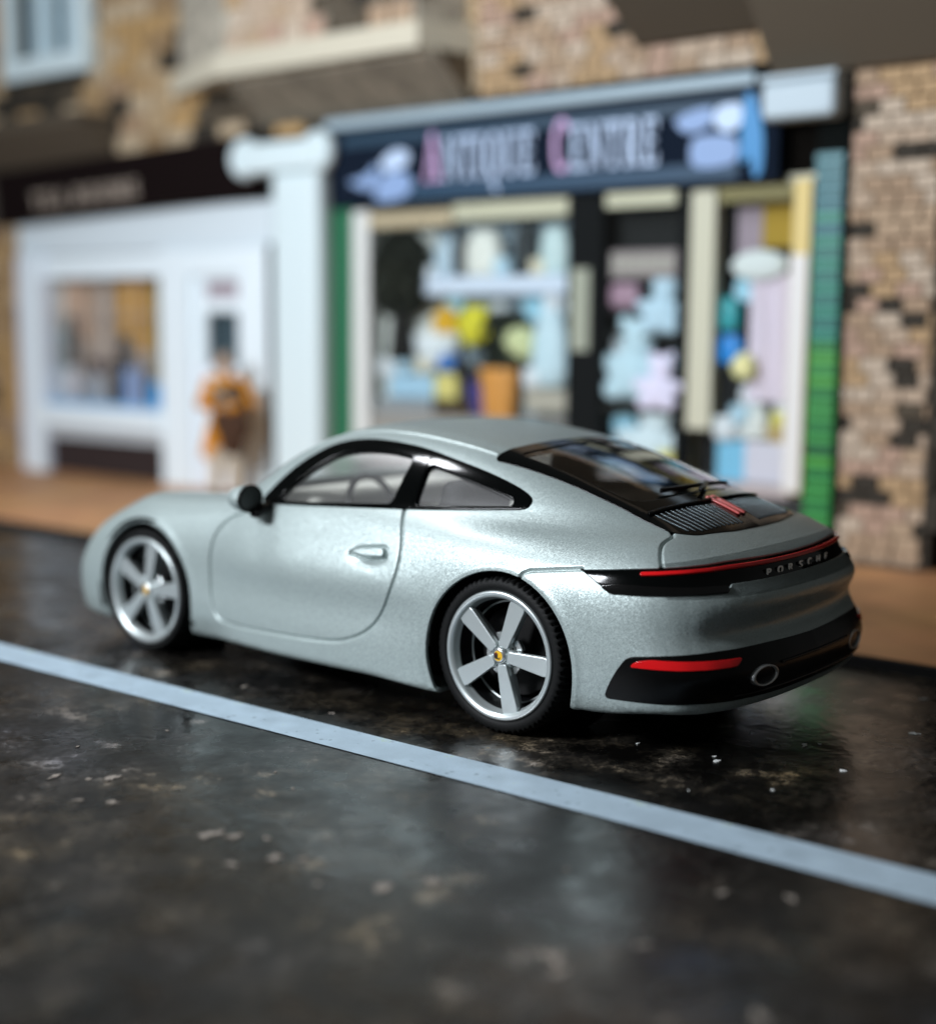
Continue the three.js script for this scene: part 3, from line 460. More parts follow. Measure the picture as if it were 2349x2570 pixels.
good('bowl', 'big white bowl in the window below the yellow blooms', 'bowl', lathe([[0.001, 0], [0.12, 0.0], [0.24, 0.12], [0.27, 0.3], [0.25, 0.31], [0.001, 0.28]]), [0.86, 0.92, 0.95], [-2.28, 1.42, sh]);
const bloom = (r, s) => { const g = new THREE.IcosahedronGeometry(r, 3), p = g.attributes.position; for (let i = 0; i < p.count; i++) { const k = 0.82 + 0.36 * vnoise(p.getX(i) * 14 + 9, p.getY(i) * 14 + p.getZ(i) * 9 + 9, 64, s); p.setXYZ(i, p.getX(i) * k, p.getY(i) * k, p.getZ(i) * k); } g.computeVertexNormals(); return g; };
good('flower_bunch', 'orange bunch of flowers behind the white bowl', 'flowers', bloom(0.15, 1), [0.80, 0.44, 0.02], [-2.22, 1.83, sh - 0.05], 0.8, 'flower bunches in the right-hand shop window');
good('flower_bunch', 'large lemon yellow bunch of flowers in the middle of the window', 'flowers', bloom(0.19, 2), [0.78, 0.70, 0.04], [-1.84, 1.80, sh], 0.8, 'flower bunches in the right-hand shop window');
good('flower_bunch', 'pale green round bunch of flowers above the orange pot', 'flowers', bloom(0.16, 3), [0.74, 0.78, 0.42], [-1.34, 1.66, sh], 0.8, 'flower bunches in the right-hand shop window');
{
  const p = thing('potted_plant', 'dark leafy plant in a bright orange pot', 'potted plant', [-1.55, 0.98, Z - 0.11]); p.scale.z = 0.42;
  put('pot', lathe([[0.001, 0], [0.17, 0], [0.2, 0.38], [0.215, 0.38], [0.215, 0.45], [0.17, 0.45], [0.16, 0.4], [0.001, 0.4]]), std(new THREE.Color(0.80, 0.36, 0.08), 0.6), p);
  const leaf = new THREE.PlaneGeometry(0.06, 0.14), q = new THREE.Object3D(), all = []; for (let k = 0; k < 260; k++) { q.position.set((rnd() - 0.5) * 0.5, 0.45 + rnd() * 0.48, (rnd() - 0.5) * 0.24); q.rotation.set(rnd() * 6, rnd() * 6, rnd() * 6); q.updateMatrix(); all.push(leaf.clone().applyMatrix4(q.matrix)); }
  put('foliage', mergeGeometries(all), std(new THREE.Color(0.012, 0.020, 0.010), 0.9), p);
}
const rb = (w, h, d) => new RoundedBoxGeometry(w, h, d, 2, 0.015);
good('box', 'long light blue box under the white bowl', 'box', rb(0.56, 0.22, 0.25), [0.44, 0.68, 0.86], [-2.55, 1.24, sh]);
good('box', 'small yellow box right of the long blue box', 'box', rb(0.26, 0.24, 0.25), [0.82, 0.72, 0.24], [-2.13, 1.25, sh]);
good('display_table', 'grey display table under the blue box', 'table', rb(0.70, 0.14, 0.34), [0.34, 0.36, 0.38], [-2.62, 1.05, sh]);
good('crate', 'dark brown crate between the grey table and the violet books', 'crate', rb(0.42, 0.16, 0.28), [0.06, 0.035, 0.012], [-2.04, 1.05, sh]);
good('book_stack', 'violet and navy books standing left of the orange pot', 'books', mergeGeometries([0, 1, 2].map((k) => rb(0.06, 0.34 - 0.03 * k, 0.2).translate(k * 0.065, -0.015 * k, 0))), [0.06, 0.05, 0.26], [-1.86, 1.15, sh]);
good('vase', 'tall ice blue vase at the right of the crowded window', 'vase', lathe([[0.001, 0], [0.16, 0], [0.2, 0.15], [0.18, 0.45], [0.13, 0.58], [0.15, 0.64], [0.001, 0.64]]), [0.66, 0.84, 0.92], [-1.0, 1.28, sh]);
good('box', 'beige box under the ice blue vase', 'box', rb(0.46, 0.2, 0.28), [0.50, 0.46, 0.38], [-1.0, 1.16, sh]);
const counter = good('display_counter', 'low pale counter carrying the goods of the crowded window', 'counter', new RoundedBoxGeometry(2.35, 0.40, 0.40, 2, 0.015), [0.40, 0.36, 0.33], [-1.85, 0.79, sh]);
const teddy = (name, label, pos, k, col) => { const t = thing(name, label, 'soft toy', pos, undefined); t.scale.z = 0.42; t.userData.group = 'soft toys in the narrow middle window'; const m = std(new THREE.Color(...col), 0.95); const s = (n, r, x, y, z, sx = 1, sy = 1) => { const o = put(n, new THREE.SphereGeometry(r * k, 20, 14).scale(sx, sy, 1), m, t); o.position.set(x * k, y * k, z * k); }; s('body', 0.2, 0, 0.2, 0, 1.1, 1); s('head', 0.15, 0.04, 0.47, 0.02); s('ear', 0.05, -0.08, 0.6, 0); s('ear', 0.05, 0.16, 0.6, 0); s('arm', 0.08, -0.2, 0.28, 0.06, 1.5, 0.9); s('arm', 0.08, 0.22, 0.26, 0.06, 1.4, 0.9); s('foot', 0.09, -0.14, 0.08, 0.1, 1.2, 0.9); s('foot', 0.09, 0.15, 0.08, 0.1, 1.2, 0.9); };
const sx = Z - 0.12;
teddy('soft_toy', 'sky blue soft toy sitting highest in the narrow middle window', [0.10, 1.75, sx], 0.78, [0.62, 0.82, 0.95]);
teddy('soft_toy', 'large ice blue soft toy sitting halfway up the narrow middle window', [-0.16, 1.2, sx], 1.08, [0.64, 0.84, 0.93]);
teddy('soft_toy', 'lavender soft toy at the right of the narrow middle window', [0.16, 1.14, sx + 0.12], 0.72, [0.66, 0.66, 0.82]);
teddy('soft_toy', 'white soft toy lowest in the narrow middle window', [0.04, 0.6, sx], 1.05, [0.78, 0.90, 0.95]);
good('toy_shelf', 'thin black shelf under the sky blue soft toy', 'shelf', rb(0.66, 0.04, 0.3), [0.012, 0.014, 0.012], [-0.05, 1.73, sx]);
good('toy_shelf', 'thin black shelf under the large ice blue soft toy', 'shelf', rb(0.68, 0.05, 0.36), [0.012, 0.014, 0.012], [-0.05, 1.13, sx + 0.02]);
good('cushion', 'pink cushion beside the sky blue soft toy', 'cushion', new RoundedBoxGeometry(0.28, 0.2, 0.14, 3, 0.06), [0.45, 0.28, 0.36], [-0.24, 2.06, sx + 0.02]);
good('toy_shelf', 'short dark shelf under the pink cushion', 'shelf', rb(0.3, 0.03, 0.2), [0.05, 0.04, 0.045], [-0.24, 1.945, sx]);
const wz = Z - 0.12;
good('vase', 'small teal vase behind the cream window post', 'vase', jar(0.10, 0.26), [0.02, 0.38, 0.42], [0.71, 1.78, wz], 0.4);
good('vase', 'bright blue vase below the teal one', 'vase', jar(0.11, 0.24), [0.01, 0.28, 0.80], [0.74, 1.52, wz], 0.4);
good('display_stand', 'dark stand carrying the teal and blue vases', 'stand', mergeGeometries([rb(0.26, 0.025, 0.22), rb(0.26, 0.025, 0.22).translate(0, -0.26, 0), rb(0.05, 0.9, 0.05).translate(-0.02, -0.48, -0.08)]), [0.01, 0.012, 0.014], [0.74, 1.765, wz]);
good('flower_bunch', 'pale yellow bunch of flowers left of the hanging cloth', 'flowers', bloom(0.11, 5), [0.80, 0.76, 0.38], [0.90, 1.50, wz + 0.08], 0.8, 'flower bunches in the right-hand shop window');
{
  const g = new THREE.PlaneGeometry(0.46, 0.98, 24, 24), p = g.attributes.position; for (let i = 0; i < p.count; i++) p.setZ(i, 0.035 * Math.sin(p.getX(i) * 38 + p.getY(i) * 2));
  g.computeVertexNormals(); good('hanging_cloth', 'pale pink cloth hanging in the right-hand window bay', 'cloth', g, std(new THREE.Color(0.86, 0.74, 0.85), 0.9, { side: THREE.DoubleSide }), [1.12, 1.72, wz]);
}
good('paper_lantern', 'flat white lantern hanging above the pink cloth', 'lantern', new THREE.SphereGeometry(0.24, 24, 16).scale(1, 0.5, 0.5), [0.86, 0.90, 0.88], [0.98, 2.28, wz + 0.03], 0.7);
good('wall_hanging', 'amber and brown cloth pinned at the top of the right-hand window bay', 'cloth', new RoundedBoxGeometry(0.30, 0.40, 0.03, 2, 0.01), [0.48, 0.30, 0.03], [1.10, 2.62, wz - 0.07], 0.8);
good('wall_hanging', 'mauve cloth pinned left of the amber cloth', 'cloth', new RoundedBoxGeometry(0.22, 0.44, 0.03, 2, 0.01), [0.42, 0.33, 0.38], [0.84, 2.58, wz - 0.07], 0.8);
good('box', 'blue and white box at the foot of the cream window post', 'box', rb(0.26, 0.32, 0.22), [0.24, 0.62, 0.88], [0.80, 0.76, wz]);
good('jug', 'white jug on the pale box in the right-hand bay', 'jug', jar(0.13, 0.28), [0.86, 0.88, 0.84], [0.96, 0.93, wz]);
good('box', 'pale lilac box lowest in the right-hand window bay', 'box', rb(0.44, 0.32, 0.26), [0.78, 0.74, 0.84], [1.14, 0.76, wz]);
good('bread_basket', 'tan basket on the pale lilac box', 'basket', lathe([[0.001, 0], [0.1, 0], [0.14, 0.12], [0.13, 0.13], [0.001, 0.1]]), [0.62, 0.46, 0.22], [1.2, 0.92, wz], 0.8);
// smaller wares crowded between the larger ones
{
  const cols = [['white', [0.86, 0.90, 0.94]], ['ice blue', [0.55, 0.78, 0.92]], ['lemon yellow', [0.85, 0.76, 0.20]], ['cobalt blue', [0.06, 0.22, 0.62]], ['cream', [0.86, 0.78, 0.58]], ['black', [0.012, 0.014, 0.016]]];
  const spots = [
    [-2.86, 1.32, 0, 0.10, 'mug', 'on the long light blue box, left end'], [-2.66, 1.36, 1, 0.09, 'mug', 'on the long light blue box, middle'], [-2.42, 1.36, 4, 0.08, 'mug', 'on the long light blue box, right end'],
    [-2.13, 1.38, 3, 0.10, 'mug', 'on the small yellow box'], [-1.16, 1.27, 0, 0.10, 'jug', 'left of the ice blue vase'], [-1.95, 1.34, 5, 0.09, 'kettle', 'between the yellow box and the violet books'],
    [-2.33, 2.24, 0, 0.06, 'mug', 'at the left end of the white shelf'], [-1.5, 2.24, 1, 0.09, 'mug', 'between the white jar and the black bottle'], [-1.12, 2.24, 4, 0.08, 'mug', 'between the black bottle and the mint jar'],
    [-1.0, 1.92, 0, 0.09, 'mug', 'on top of the ice blue vase'], [0.86, 1.05, 1, 0.09, 'mug', 'just left of the white jug'], [1.2, 1.04, 2, 0.07, 'mug', 'inside the tan basket'],
    [0.74, 0.92, 0, 0.11, 'mug', 'on the blue and white box'], [-0.28, 0.6, 1, 0.13, 'jug', 'left of the lowest white soft toy'], [0.24, 0.6, 2, 0.12, 'jug', 'right of the lowest white soft toy'],
  ];
  for (const [x, y, c, r, kind, where] of spots) {
    const g = mergeGeometries([lathe([[0.001, 0], [r * 0.8, 0], [r * 0.95, r * 0.5], [r * 0.9, r * 1.7], [r * 0.8, r * 1.7], [r * 0.7, r * 0.4], [0.001, r * 0.3]], 20), new THREE.TorusGeometry(r * 0.5, r * 0.13, 8, 16).translate(r * 1.0, r * 0.9, 0)]);
    good(kind, 'small ' + cols[c][0] + ' ' + kind + ' ' + where, kind, g, cols[c][1], [x, y, y > 1.9 && y < 2 ? Z - 0.12 : Z - 0.07], 0.4, 'small crockery in the right-hand shop window');
  }
}
// plates stood on edge among the wares
{
  const spots = [[-2.74, 1.48, 0.13, 'white', 'behind the mugs on the long blue box'], [-2.42, 1.52, 0.10, 'cyan', 'between the topiary trunk and the white bowl'], [-1.62, 1.9, 0.12, 'white', 'above the orange pot, right of the yellow flowers'], [-1.22, 1.98, 0.13, 'cyan', 'below the shelf, left of the ice blue vase'], [-2.12, 2.02, 0.10, 'cyan', 'right below the white shelf, above the orange flowers'], [-0.86, 2.02, 0.11, 'white', 'below the right end of the white shelf'], [-0.28, 1.66, 0.12, 'white', 'between the two upper soft toys'], [0.22, 1.5, 0.11, 'cyan', 'right of the large ice blue soft toy'], [-0.27, 0.98, 0.12, 'cyan', 'left of the lavender soft toy'], [1.2, 1.2, 0.10, 'white', 'below the pink cloth'], [0.82, 2.1, 0.10, 'cyan', 'below the white lantern'], [0.9, 1.28, 0.10, 'white', 'above the white jug']];
  for (const [x, y, r, col, where] of spots) good('plate', 'round ' + col + ' plate ' + where, 'plate', lathe([[0.001, 0], [r * 0.6, 0], [r, r * 0.16], [r, r * 0.2], [r * 0.6, r * 0.05], [0.001, r * 0.05]], 28).rotateX(Math.PI / 2), col === 'white' ? [0.88, 0.92, 0.95] : [0.42, 0.76, 0.92], [x, y, Z - 0.19], 0.35, 'plates in the right-hand shop window');
}
// left-hand shop
{
  const s = thing('white_shopfront', 'white shopfront with a black sign, a wide window and a half-glazed door', 'shop');
  const black = phys(new THREE.Color(0.006, 0.003, 0.003), 0.9, { specularIntensity: 0.2 }), wh = std(new THREE.Color(0.80, 0.90, 0.95), 0.5);
  const f = put('fascia', new THREE.BoxGeometry(4.5, 0.62, 0.12), black, s); f.position.set(-6.68, 3.30, Z + 0.05); f.rotation.z = 0.03; f.rotation.x = 0.05;
  const fz = Z + 0.122, letterM = std(new THREE.Color(0.36, 0.30, 0.25), 0.6); let x = -8.15; const serif = await new FontLoader().loadAsync('fonts/droid/droid_serif_bold.typeface.json');
  for (const ch of 'TEA ROOMS') { const g = new TextGeometry(ch, { font: serif, size: 0.20, depth: 0.015, curveSegments: 3 }); g.computeBoundingBox(); const w = g.boundingBox.max.x; if (ch === ' ') { x += 0.12; continue; } const m = put('letter', g, letterM, s); m.position.set(x, 3.07 + (x + 8.15) * 0.03, fz); m.rotation.z = 0.03; x += w + 0.03; }
  block('head_beam', -8.65, -4.32, 2.58, 3.02, Z - 0.1, Z + 0.0, std(new THREE.Color(0.66, 0.75, 0.80), 0.5), s);
  block('transom', -8.2, -5.9, 2.30, 2.56, Z - 0.1, Z + 0.02, wh, s);
  block('pilaster', -8.62, -8.14, Y0, 2.57, Z - 0.12, Z + 0.06, std(new THREE.Color(0.66, 0.72, 0.82), 0.5), s); block('pilaster_face', -8.42, -8.16, Y0, 2.57, Z + 0.061, Z + 0.09, wh, s);
  block('window_post', -6.02, -5.55, Y0, 2.57, Z - 0.1, Z + 0.05, wh, s); block('door_post', -4.74, -4.36, Y0, 2.57, Z - 0.1, Z + 0.05, wh, s);
  block('door_head', -5.55, -4.74, 2.30, 2.57, Z - 0.1, Z + 0.04, wh, s);
  block('sill', -8.14, -6.02, 0.62, 0.84, Z - 0.1, Z + 0.10, wh, s); block('sill_tray', -8.12, -6.04, 0.845, 0.90, Z - 0.09, Z + 0.03, std(new THREE.Color(0.30, 0.52, 0.76), 0.5), s);
  block('sill_apron', -8.14, -6.02, 0.48, 0.615, Z - 0.1, Z + 0.04, std(new THREE.Color(0.48, 0.52, 0.55), 0.5), s);
  block('stall_riser', -8.14, -6.02, Y0, 0.475, Z - 0.12, Z - 0.03, std(new THREE.Color(0.022, 0.012, 0.012), 0.8), s);
  for (const mx of [-7.62, -7.09, -6.55]) block('glazing_bar', mx - 0.012, mx + 0.012, 0.9, 2.3, Z - 0.05, Z - 0.015, std(new THREE.Color(0.42, 0.38, 0.36), 0.6), s);
  for (const my of [1.45, 1.88]) for (const [a, b] of [[-8.12, -7.632], [-7.608, -7.102], [-7.078, -6.562], [-6.538, -6.04]]) block('glazing_bar', a, b, my - 0.009, my + 0.009, Z - 0.05, Z - 0.018, std(new THREE.Color(0.42, 0.36, 0.32), 0.6), s);
  for (const [a, b] of [[-8.12, -7.632], [-7.608, -7.102], [-7.078, -6.562], [-6.538, -6.04]]) block('pane', a, b, 0.9, 2.3, Z - 0.056, Z - 0.052, paneGlass, s);
  for (const x of [-8.24, -6.04]) block('reveal', x, x + 0.1, 0.62, 2.56, Z - 0.27, Z - 0.101, wh, s);
  block('back_wall', -8.4, -5.9, 0.6, 2.55, Z - 0.30, Z - 0.26, std(new THREE.Color(0.60, 0.46, 0.38), 0.8), s); block('back_panel', -7.1, -6.55, 1.5, 2.34, Z - 0.258, Z - 0.238, std(new THREE.Color(0.80, 0.40, 0.07), 0.8), s); block('back_panel', -6.5, -6.02, 1.2, 2.34, Z - 0.258, Z - 0.246, std(new THREE.Color(0.38, 0.32, 0.16), 0.8), s); block('back_panel', -8.12, -7.65, 1.6, 2.34, Z - 0.258, Z - 0.238, std(new THREE.Color(0.80, 0.50, 0.34), 0.8), s);
  block('window_floor', -8.14, -6.0, 0.80, 0.845, Z - 0.46, Z - 0.1, std(new THREE.Color(0.40, 0.44, 0.55), 0.7), s);
  block('door_panel', -5.42, -4.87, 0.3, 1.15, Z - 0.019, Z - 0.002, wh, s); block('letter_plate', -5.3, -5.0, 1.2, 1.25, Z - 0.019, Z - 0.005, darkPost, s); block('door_handle', -4.84, -4.81, 1.1, 1.32, Z - 0.019, Z + 0.02, darkPost, s);
  const d = block('shop_door', -5.55, -4.74, Y0, 1.36, Z - 0.09, Z - 0.02, std(new THREE.Color(0.80, 0.87, 0.94), 0.5), s);
  for (const [a, b, c, e] of [[-5.55, -5.36, 1.36, 2.30], [-4.86, -4.74, 1.36, 2.30], [-5.36, -4.86, 2.24, 2.30], [-5.36, -4.86, 1.92, 2.06]]) block('door_rail', a, b, c, e, Z - 0.09, Z - 0.02, wh, s);
  block('door_pane', -5.36, -4.86, 1.36, 1.92, Z - 0.06, Z - 0.055, phys(new THREE.Color(0.75, 0.8, 0.82), 0.05, { transmission: 1, thickness: 0 }), s); block('fanlight', -5.36, -4.86, 2.06, 2.24, Z - 0.06, Z - 0.045, std(new THREE.Color(0.36, 0.30, 0.34), 0.5), s);
  block('door_backing', -5.9, -4.4, 0.1, 2.56, Z - 0.2, Z - 0.16, std(new THREE.Color(0.16, 0.20, 0.22), 0.8), s);
  block('down_pipe', -4.35, -4.20, Y0, 2.6, Z + 0.0, Z + 0.04, std(0x0b1218, 0.5), s);
  block('upper_wall', -12.5, -3.45, 2.57, 3.66, Z - 0.35, Z - 0.13, mortarDark, s);
}
{
  const w = thing('corner_wall', 'warm tan stone wall at the left edge beside the white shop', 'stone wall');
  block('mortar', -12, -8.64, Y0, 2.95, Z - 0.3, Z - 0.05, mortar, w);
  bricks(w, -10.4, -8.66, Y0 + 0.02, 2.95, Z - 0.03, 0.40, 0.19, 0.08, blot(43, 1.7, 0.72), 'stone');
}
const lz = Z - 0.16;
good('ornament', 'round pale ornament at the lower left of the white shop window', 'ornament', bloom(0.22, 8), [0.75, 0.72, 0.78], [-7.86, 1.06, lz], 0.7);
good('ornament', 'dark upright figure ornament on the far left of the white shop window', 'ornament', jar(0.15, 0.75), [0.03, 0.035, 0.035], [-7.95, 1.15, lz - 0.08], 0.7);
good('ornament', 'brown dish between the pale and the dark ornaments', 'ornament', lathe([[0.001, 0], [0.08, 0], [0.18, 0.14], [0.17, 0.16], [0.001, 0.1]]), [0.12, 0.08, 0.09], [-7.36, 1.22, lz]);
good('display_block', 'grey block carrying the brown dish in the white shop window', 'stand', rb(0.44, 0.36, 0.16), [0.46, 0.47, 0.52], [-7.36, 1.03, lz]);
good('ornament', 'black vase in the third window light of the white shop', 'vase', jar(0.13, 0.8), [0.025, 0.03, 0.04], [-6.96, 0.86, lz - 0.05]);
good('gift_bag', 'cornflower blue bag at the right of the white shop window', 'bag', rb(0.32, 0.44, 0.16), [0.34, 0.48, 0.82], [-6.66, 1.08, lz + 0.06]);
good('gift_bag', 'deep blue bag at the far right of the white shop window', 'bag', rb(0.2, 0.3, 0.14), [0.05, 0.30, 0.62], [-6.25, 1.0, lz + 0.08]);
// ---------------------------------------------------------------- the figure outside the white shop
{
  const P = thing('person', 'person in an orange brown coat and pale trousers standing by the white shop door', 'person', [-4.52, Y0, -3.74]); P.scale.setScalar(1.08);
  P.rotation.y = 0.35;
  const J = { hip: [0, 0.68, 0], waist: [0, 0.82, 0.01], chest: [0, 1.0, 0.02], neck: [0, 1.13, 0.02], head: [0, 1.235, 0.035], crown: [0, 1.29, 0.03], lsh: [0.165, 1.07, 0.01], rsh: [-0.165, 1.07, 0.01], lel: [0.25, 0.88, 0.0], rel: [-0.24, 0.88, 0.0], lwr: [0.11, 0.86, 0.16], rwr: [-0.06, 0.90, 0.17], lhp: [0.075, 0.66, 0], rhp: [-0.08, 0.66, 0], lkn: [0.085, 0.37, 0.03], rkn: [-0.10, 0.37, 0.02], lan: [0.09, 0.06, -0.01], ran: [-0.12, 0.06, 0], lto: [0.10, 0.03, 0.10], rto: [-0.14, 0.03, 0.10] };
  const dist = (p, a, b, ra, rb2) => { const d = b.map((c, i) => c - a[i]), t = clamp(((p[0] - a[0]) * d[0] + (p[1] - a[1]) * d[1] + (p[2] - a[2]) * d[2]) / (d[0] ** 2 + d[1] ** 2 + d[2] ** 2), 0, 1); return Math.hypot(p[0] - a[0] - d[0] * t, p[1] - a[1] - d[1] * t, p[2] - a[2] - d[2] * t) - mix(ra, rb2, t); };
  const sculpt = (name, bones, mat, res, k, lo, size) => {
    const mc = new MarchingCubes(res, mat, false, false, 60000); mc.isolation = 0; const s = size / res;
    for (let z = 0; z < res; z++) for (let y = 0; y < res; y++) for (let x = 0; x < res; x++) { const p = [lo[0] + (x) * s, lo[1] + y * s, lo[2] + z * s]; let d = 1; for (const [a, b, r, q] of bones) d = smin(d, dist(p, Array.isArray(a) ? a : J[a], Array.isArray(b) ? b : J[b], r, q), k); mc.field[x + y * res + z * res * res] = -d; }
    mc.update(); const n = mc.count ?? mc.geometry.drawRange.count, g = new THREE.BufferGeometry();
    g.setAttribute('position', new THREE.BufferAttribute(mc.positionArray.slice(0, n * 3), 3)); g.setAttribute('normal', new THREE.BufferAttribute(mc.normalArray.slice(0, n * 3), 3));
    g.scale(size / 2, size / 2, size / 2).translate(lo[0] + size / 2, lo[1] + size / 2, lo[2] + size / 2); return put(name, g, mat, P);
  };
  const skinM = std(new THREE.Color(0.42, 0.30, 0.22), 0.7), coat = std(new THREE.Color(0.62, 0.24, 0.008), 0.8), dark = std(new THREE.Color(0.055, 0.022, 0.008), 0.85), trouser = std(new THREE.Color(0.56, 0.50, 0.40), 0.85);
  const fingers = (w, sgn) => [0, 1, 2, 3].map((i) => [[w[0] + sgn * 0.012, w[1] - 0.018 + i * 0.013, w[2] + 0.02], [w[0] - sgn * 0.035, w[1] - 0.02 + i * 0.013, w[2] + 0.045], 0.0075, 0.0065]);
  sculpt('body', [['hip', 'chest', 0.1, 0.11], ['chest', 'neck', 0.08, 0.05], ['neck', 'head', 0.045, 0.06], ['head', 'crown', 0.075, 0.066], [[0, 1.225, 0.10], [0, 1.235, 0.115], 0.012, 0.009], ['lsh', 'lel', 0.04, 0.034], ['lel', 'lwr', 0.034, 0.024], ['rsh', 'rel', 0.04, 0.034], ['rel', 'rwr', 0.034, 0.024], ['lhp', 'lkn', 0.07, 0.05], ['lkn', 'lan', 0.05, 0.03], ['rhp', 'rkn', 0.07, 0.05], ['rkn', 'ran', 0.05, 0.03], ['lwr', [0.07, 0.86, 0.19], 0.024, 0.022], ['rwr', [-0.02, 0.90, 0.20], 0.024, 0.022], ...fingers([0.06, 0.86, 0.19], 1), ...fingers([-0.01, 0.90, 0.20], -1)], skinM, 72, 0.012, [-0.5, -0.02, -0.6], 1.42);
  sculpt('coat', [[[0, 0.62, 0], 'waist', 0.155, 0.14], ['waist', 'chest', 0.14, 0.135], ['chest', [0, 1.09, 0.01], 0.13, 0.08], ['lsh', 'lel', 0.062, 0.056], ['lel', 'lwr', 0.055, 0.042], ['rsh', 'rel', 0.062, 0.056], ['rel', 'rwr', 0.055, 0.042], [[-0.07, 0.66, 0.02], [-0.16, 0.44, 0.03], 0.11, 0.085]], coat, 64, 0.04, [-0.55, 0.2, -0.55], 1.1);
  sculpt('coat_lining', [[[0.09, 0.98, 0.07], [0.03, 0.72, 0.10], 0.09, 0.1], [[0.03, 0.72, 0.08], [0.09, 0.5, 0.05], 0.12, 0.11], [[0.17, 0.95, 0.05], [0.24, 0.85, 0.06], 0.05, 0.05], [[0.12, 1.0, 0.05], [0.15, 0.66, 0.04], 0.085, 0.11]], dark, 48, 0.04, [-0.5, 0.2, -0.4], 1.0);
  sculpt('trousers', [['lhp', 'lkn', 0.09, 0.075], ['lkn', 'lan', 0.075, 0.06], ['rhp', 'rkn', 0.09, 0.075], ['rkn', 'ran', 0.075, 0.06]], trouser, 48, 0.02, [-0.45, 0.0, -0.45], 0.9);
  sculpt('shoe', [['lan', 'lto', 0.045, 0.035]], dark, 28, 0.02, [-0.1, -0.05, -0.15], 0.4); sculpt('shoe', [['ran', 'rto', 0.045, 0.035]], dark, 28, 0.02, [-0.33, -0.05, -0.15], 0.4);
  sculpt('hair', [[[0, 1.27, 0.015], [0, 1.31, 0.02], 0.078, 0.062]], std(new THREE.Color(0.20, 0.20, 0.18), 0.9), 32, 0.02, [-0.2, 1.1, -0.2], 0.4);
  sculpt('camera_bag', [[[0.0, 0.97, 0.16], [0.09, 0.97, 0.15], 0.05, 0.05]], std(0x141412, 0.7), 28, 0.01, [-0.2, 0.8, -0.05], 0.45);
  sculpt('scarf', [[[-0.05, 1.03, 0.13], [0.10, 0.93, 0.15], 0.05, 0.05]], std(new THREE.Color(0.38, 0.33, 0.26), 0.9), 28, 0.02, [-0.25, 0.75, -0.1], 0.5);
}
// ---------------------------------------------------------------- the model car
const REAR = [2.47, 0.345, 0.398], FRONT = [0.0, 0.335, 0.392];         // wheel openings: x, y, radius
const mirrorPts = (p) => [...p, ...[...p].reverse().filter((q) => q[1] > 1e-6).map(([a, b]) => [a, -b])];
const dloPts = smoothLoop([[0.862, 0.925], [0.90, 0.98], [0.99, 1.075], [1.077, 1.143], [1.185, 1.2], [1.33, 1.229], [1.508, 1.234], [1.748, 1.215], [1.975, 1.174], [2.188, 1.128], [2.36, 1.078], [2.446, 1.04], [2.458, 1.012], [2.43, 0.992], [2.3, 0.982], [1.95, 0.957], [1.644, 0.94], [1.313, 0.922], [1.0, 0.905], [0.89, 0.904]], 5);
const dlo = lineDist(dloPts, true);
const paneF = lineDist(rounded([[0.985, 0.937], [1.1, 1.05], [1.235, 1.14], [1.355, 1.174], [1.56, 1.182], [1.735, 1.165], [1.718, 0.97], [1.4, 0.95], [1.05, 0.928]], [0.02, 0.2, 0.2, 0.2, 0.2, 0.02, 0.02, 0.2, 0.03]), true);
const paneR = lineDist(rounded([[1.872, 0.974], [1.858, 1.14], [2.074, 1.097], [2.265, 1.05], [2.372, 1.02], [2.372, 1.004], [2.1, 0.986]], [0.015, 0.03, 0.2, 0.1, 0.01, 0.01, 0.2]), true);
const postG = lineDist(rounded([[1.742, 0.945], [1.852, 0.952], [1.842, 1.18], [1.752, 1.20]], 0.008), true);
const doorPts = smoothLoop([[0.88, 0.95], [0.845, 0.88], [0.76, 0.84], [0.655, 0.80], [0.575, 0.72], [0.54, 0.6], [0.537, 0.44], [0.56, 0.33], [0.605, 0.275], [0.7, 0.262], [1.0, 0.270], [1.449, 0.290], [1.617, 0.325], [1.739, 0.392], [1.823, 0.505], [1.882, 0.66], [1.876, 0.8], [1.812, 0.95]], 5, false);
doorPts.push([1.79, 1.0], [0.98, 0.97]);
const door = lineDist(doorPts, true), doorLine = lineDist(doorPts.slice(0, -2), false);
const screen = lineDist(smoothLoop([[0.655, 0.985], [0.575, 1.13], [0.48, 1.237], [0.3, 1.268], [0, 1.28], [-0.3, 1.268], [-0.48, 1.237], [-0.575, 1.13], [-0.655, 0.985], [-0.4, 0.955], [0, 0.942], [0.4, 0.955]], 5), true);
const deckPts = rounded(mirrorPts([[2.21, 0], [2.205, 0.2], [2.195, 0.38], [2.165, 0.565], [2.36, 0.548], [2.61, 0.53], [2.85, 0.526], [3.12, 0.54], [3.185, 0.47], [3.235, 0.22], [3.245, 0]]), 0.045);
const deck = lineDist(deckPts, true);
const rearPane = lineDist(rounded(mirrorPts([[2.275, 0], [2.27, 0.3], [2.25, 0.478], [2.6, 0.46], [2.845, 0.45], [2.89, 0.38], [2.915, 0.2], [2.92, 0]]), 0.04), true);
const lampPts = rounded([[1.995, 0.79], [2.304, 0.816], [2.535, 0.829], [2.886, 0.838], [3.313, 0.832], [3.8, 0.832], [3.8, 0.747], [3.12, 0.747], [2.86, 0.747], [2.835, 0.717], [2.519, 0.713], [2.328, 0.706], [2.147, 0.702], [2.095, 0.733]], [0.01, 0.1, 0.1, 0.1, 0.1, 0.01, 0.01, 0.1, 0.01, 0.012, 0.1, 0.1, 0.03, 0.03]);
const lamp = lineDist(lampPts, true);
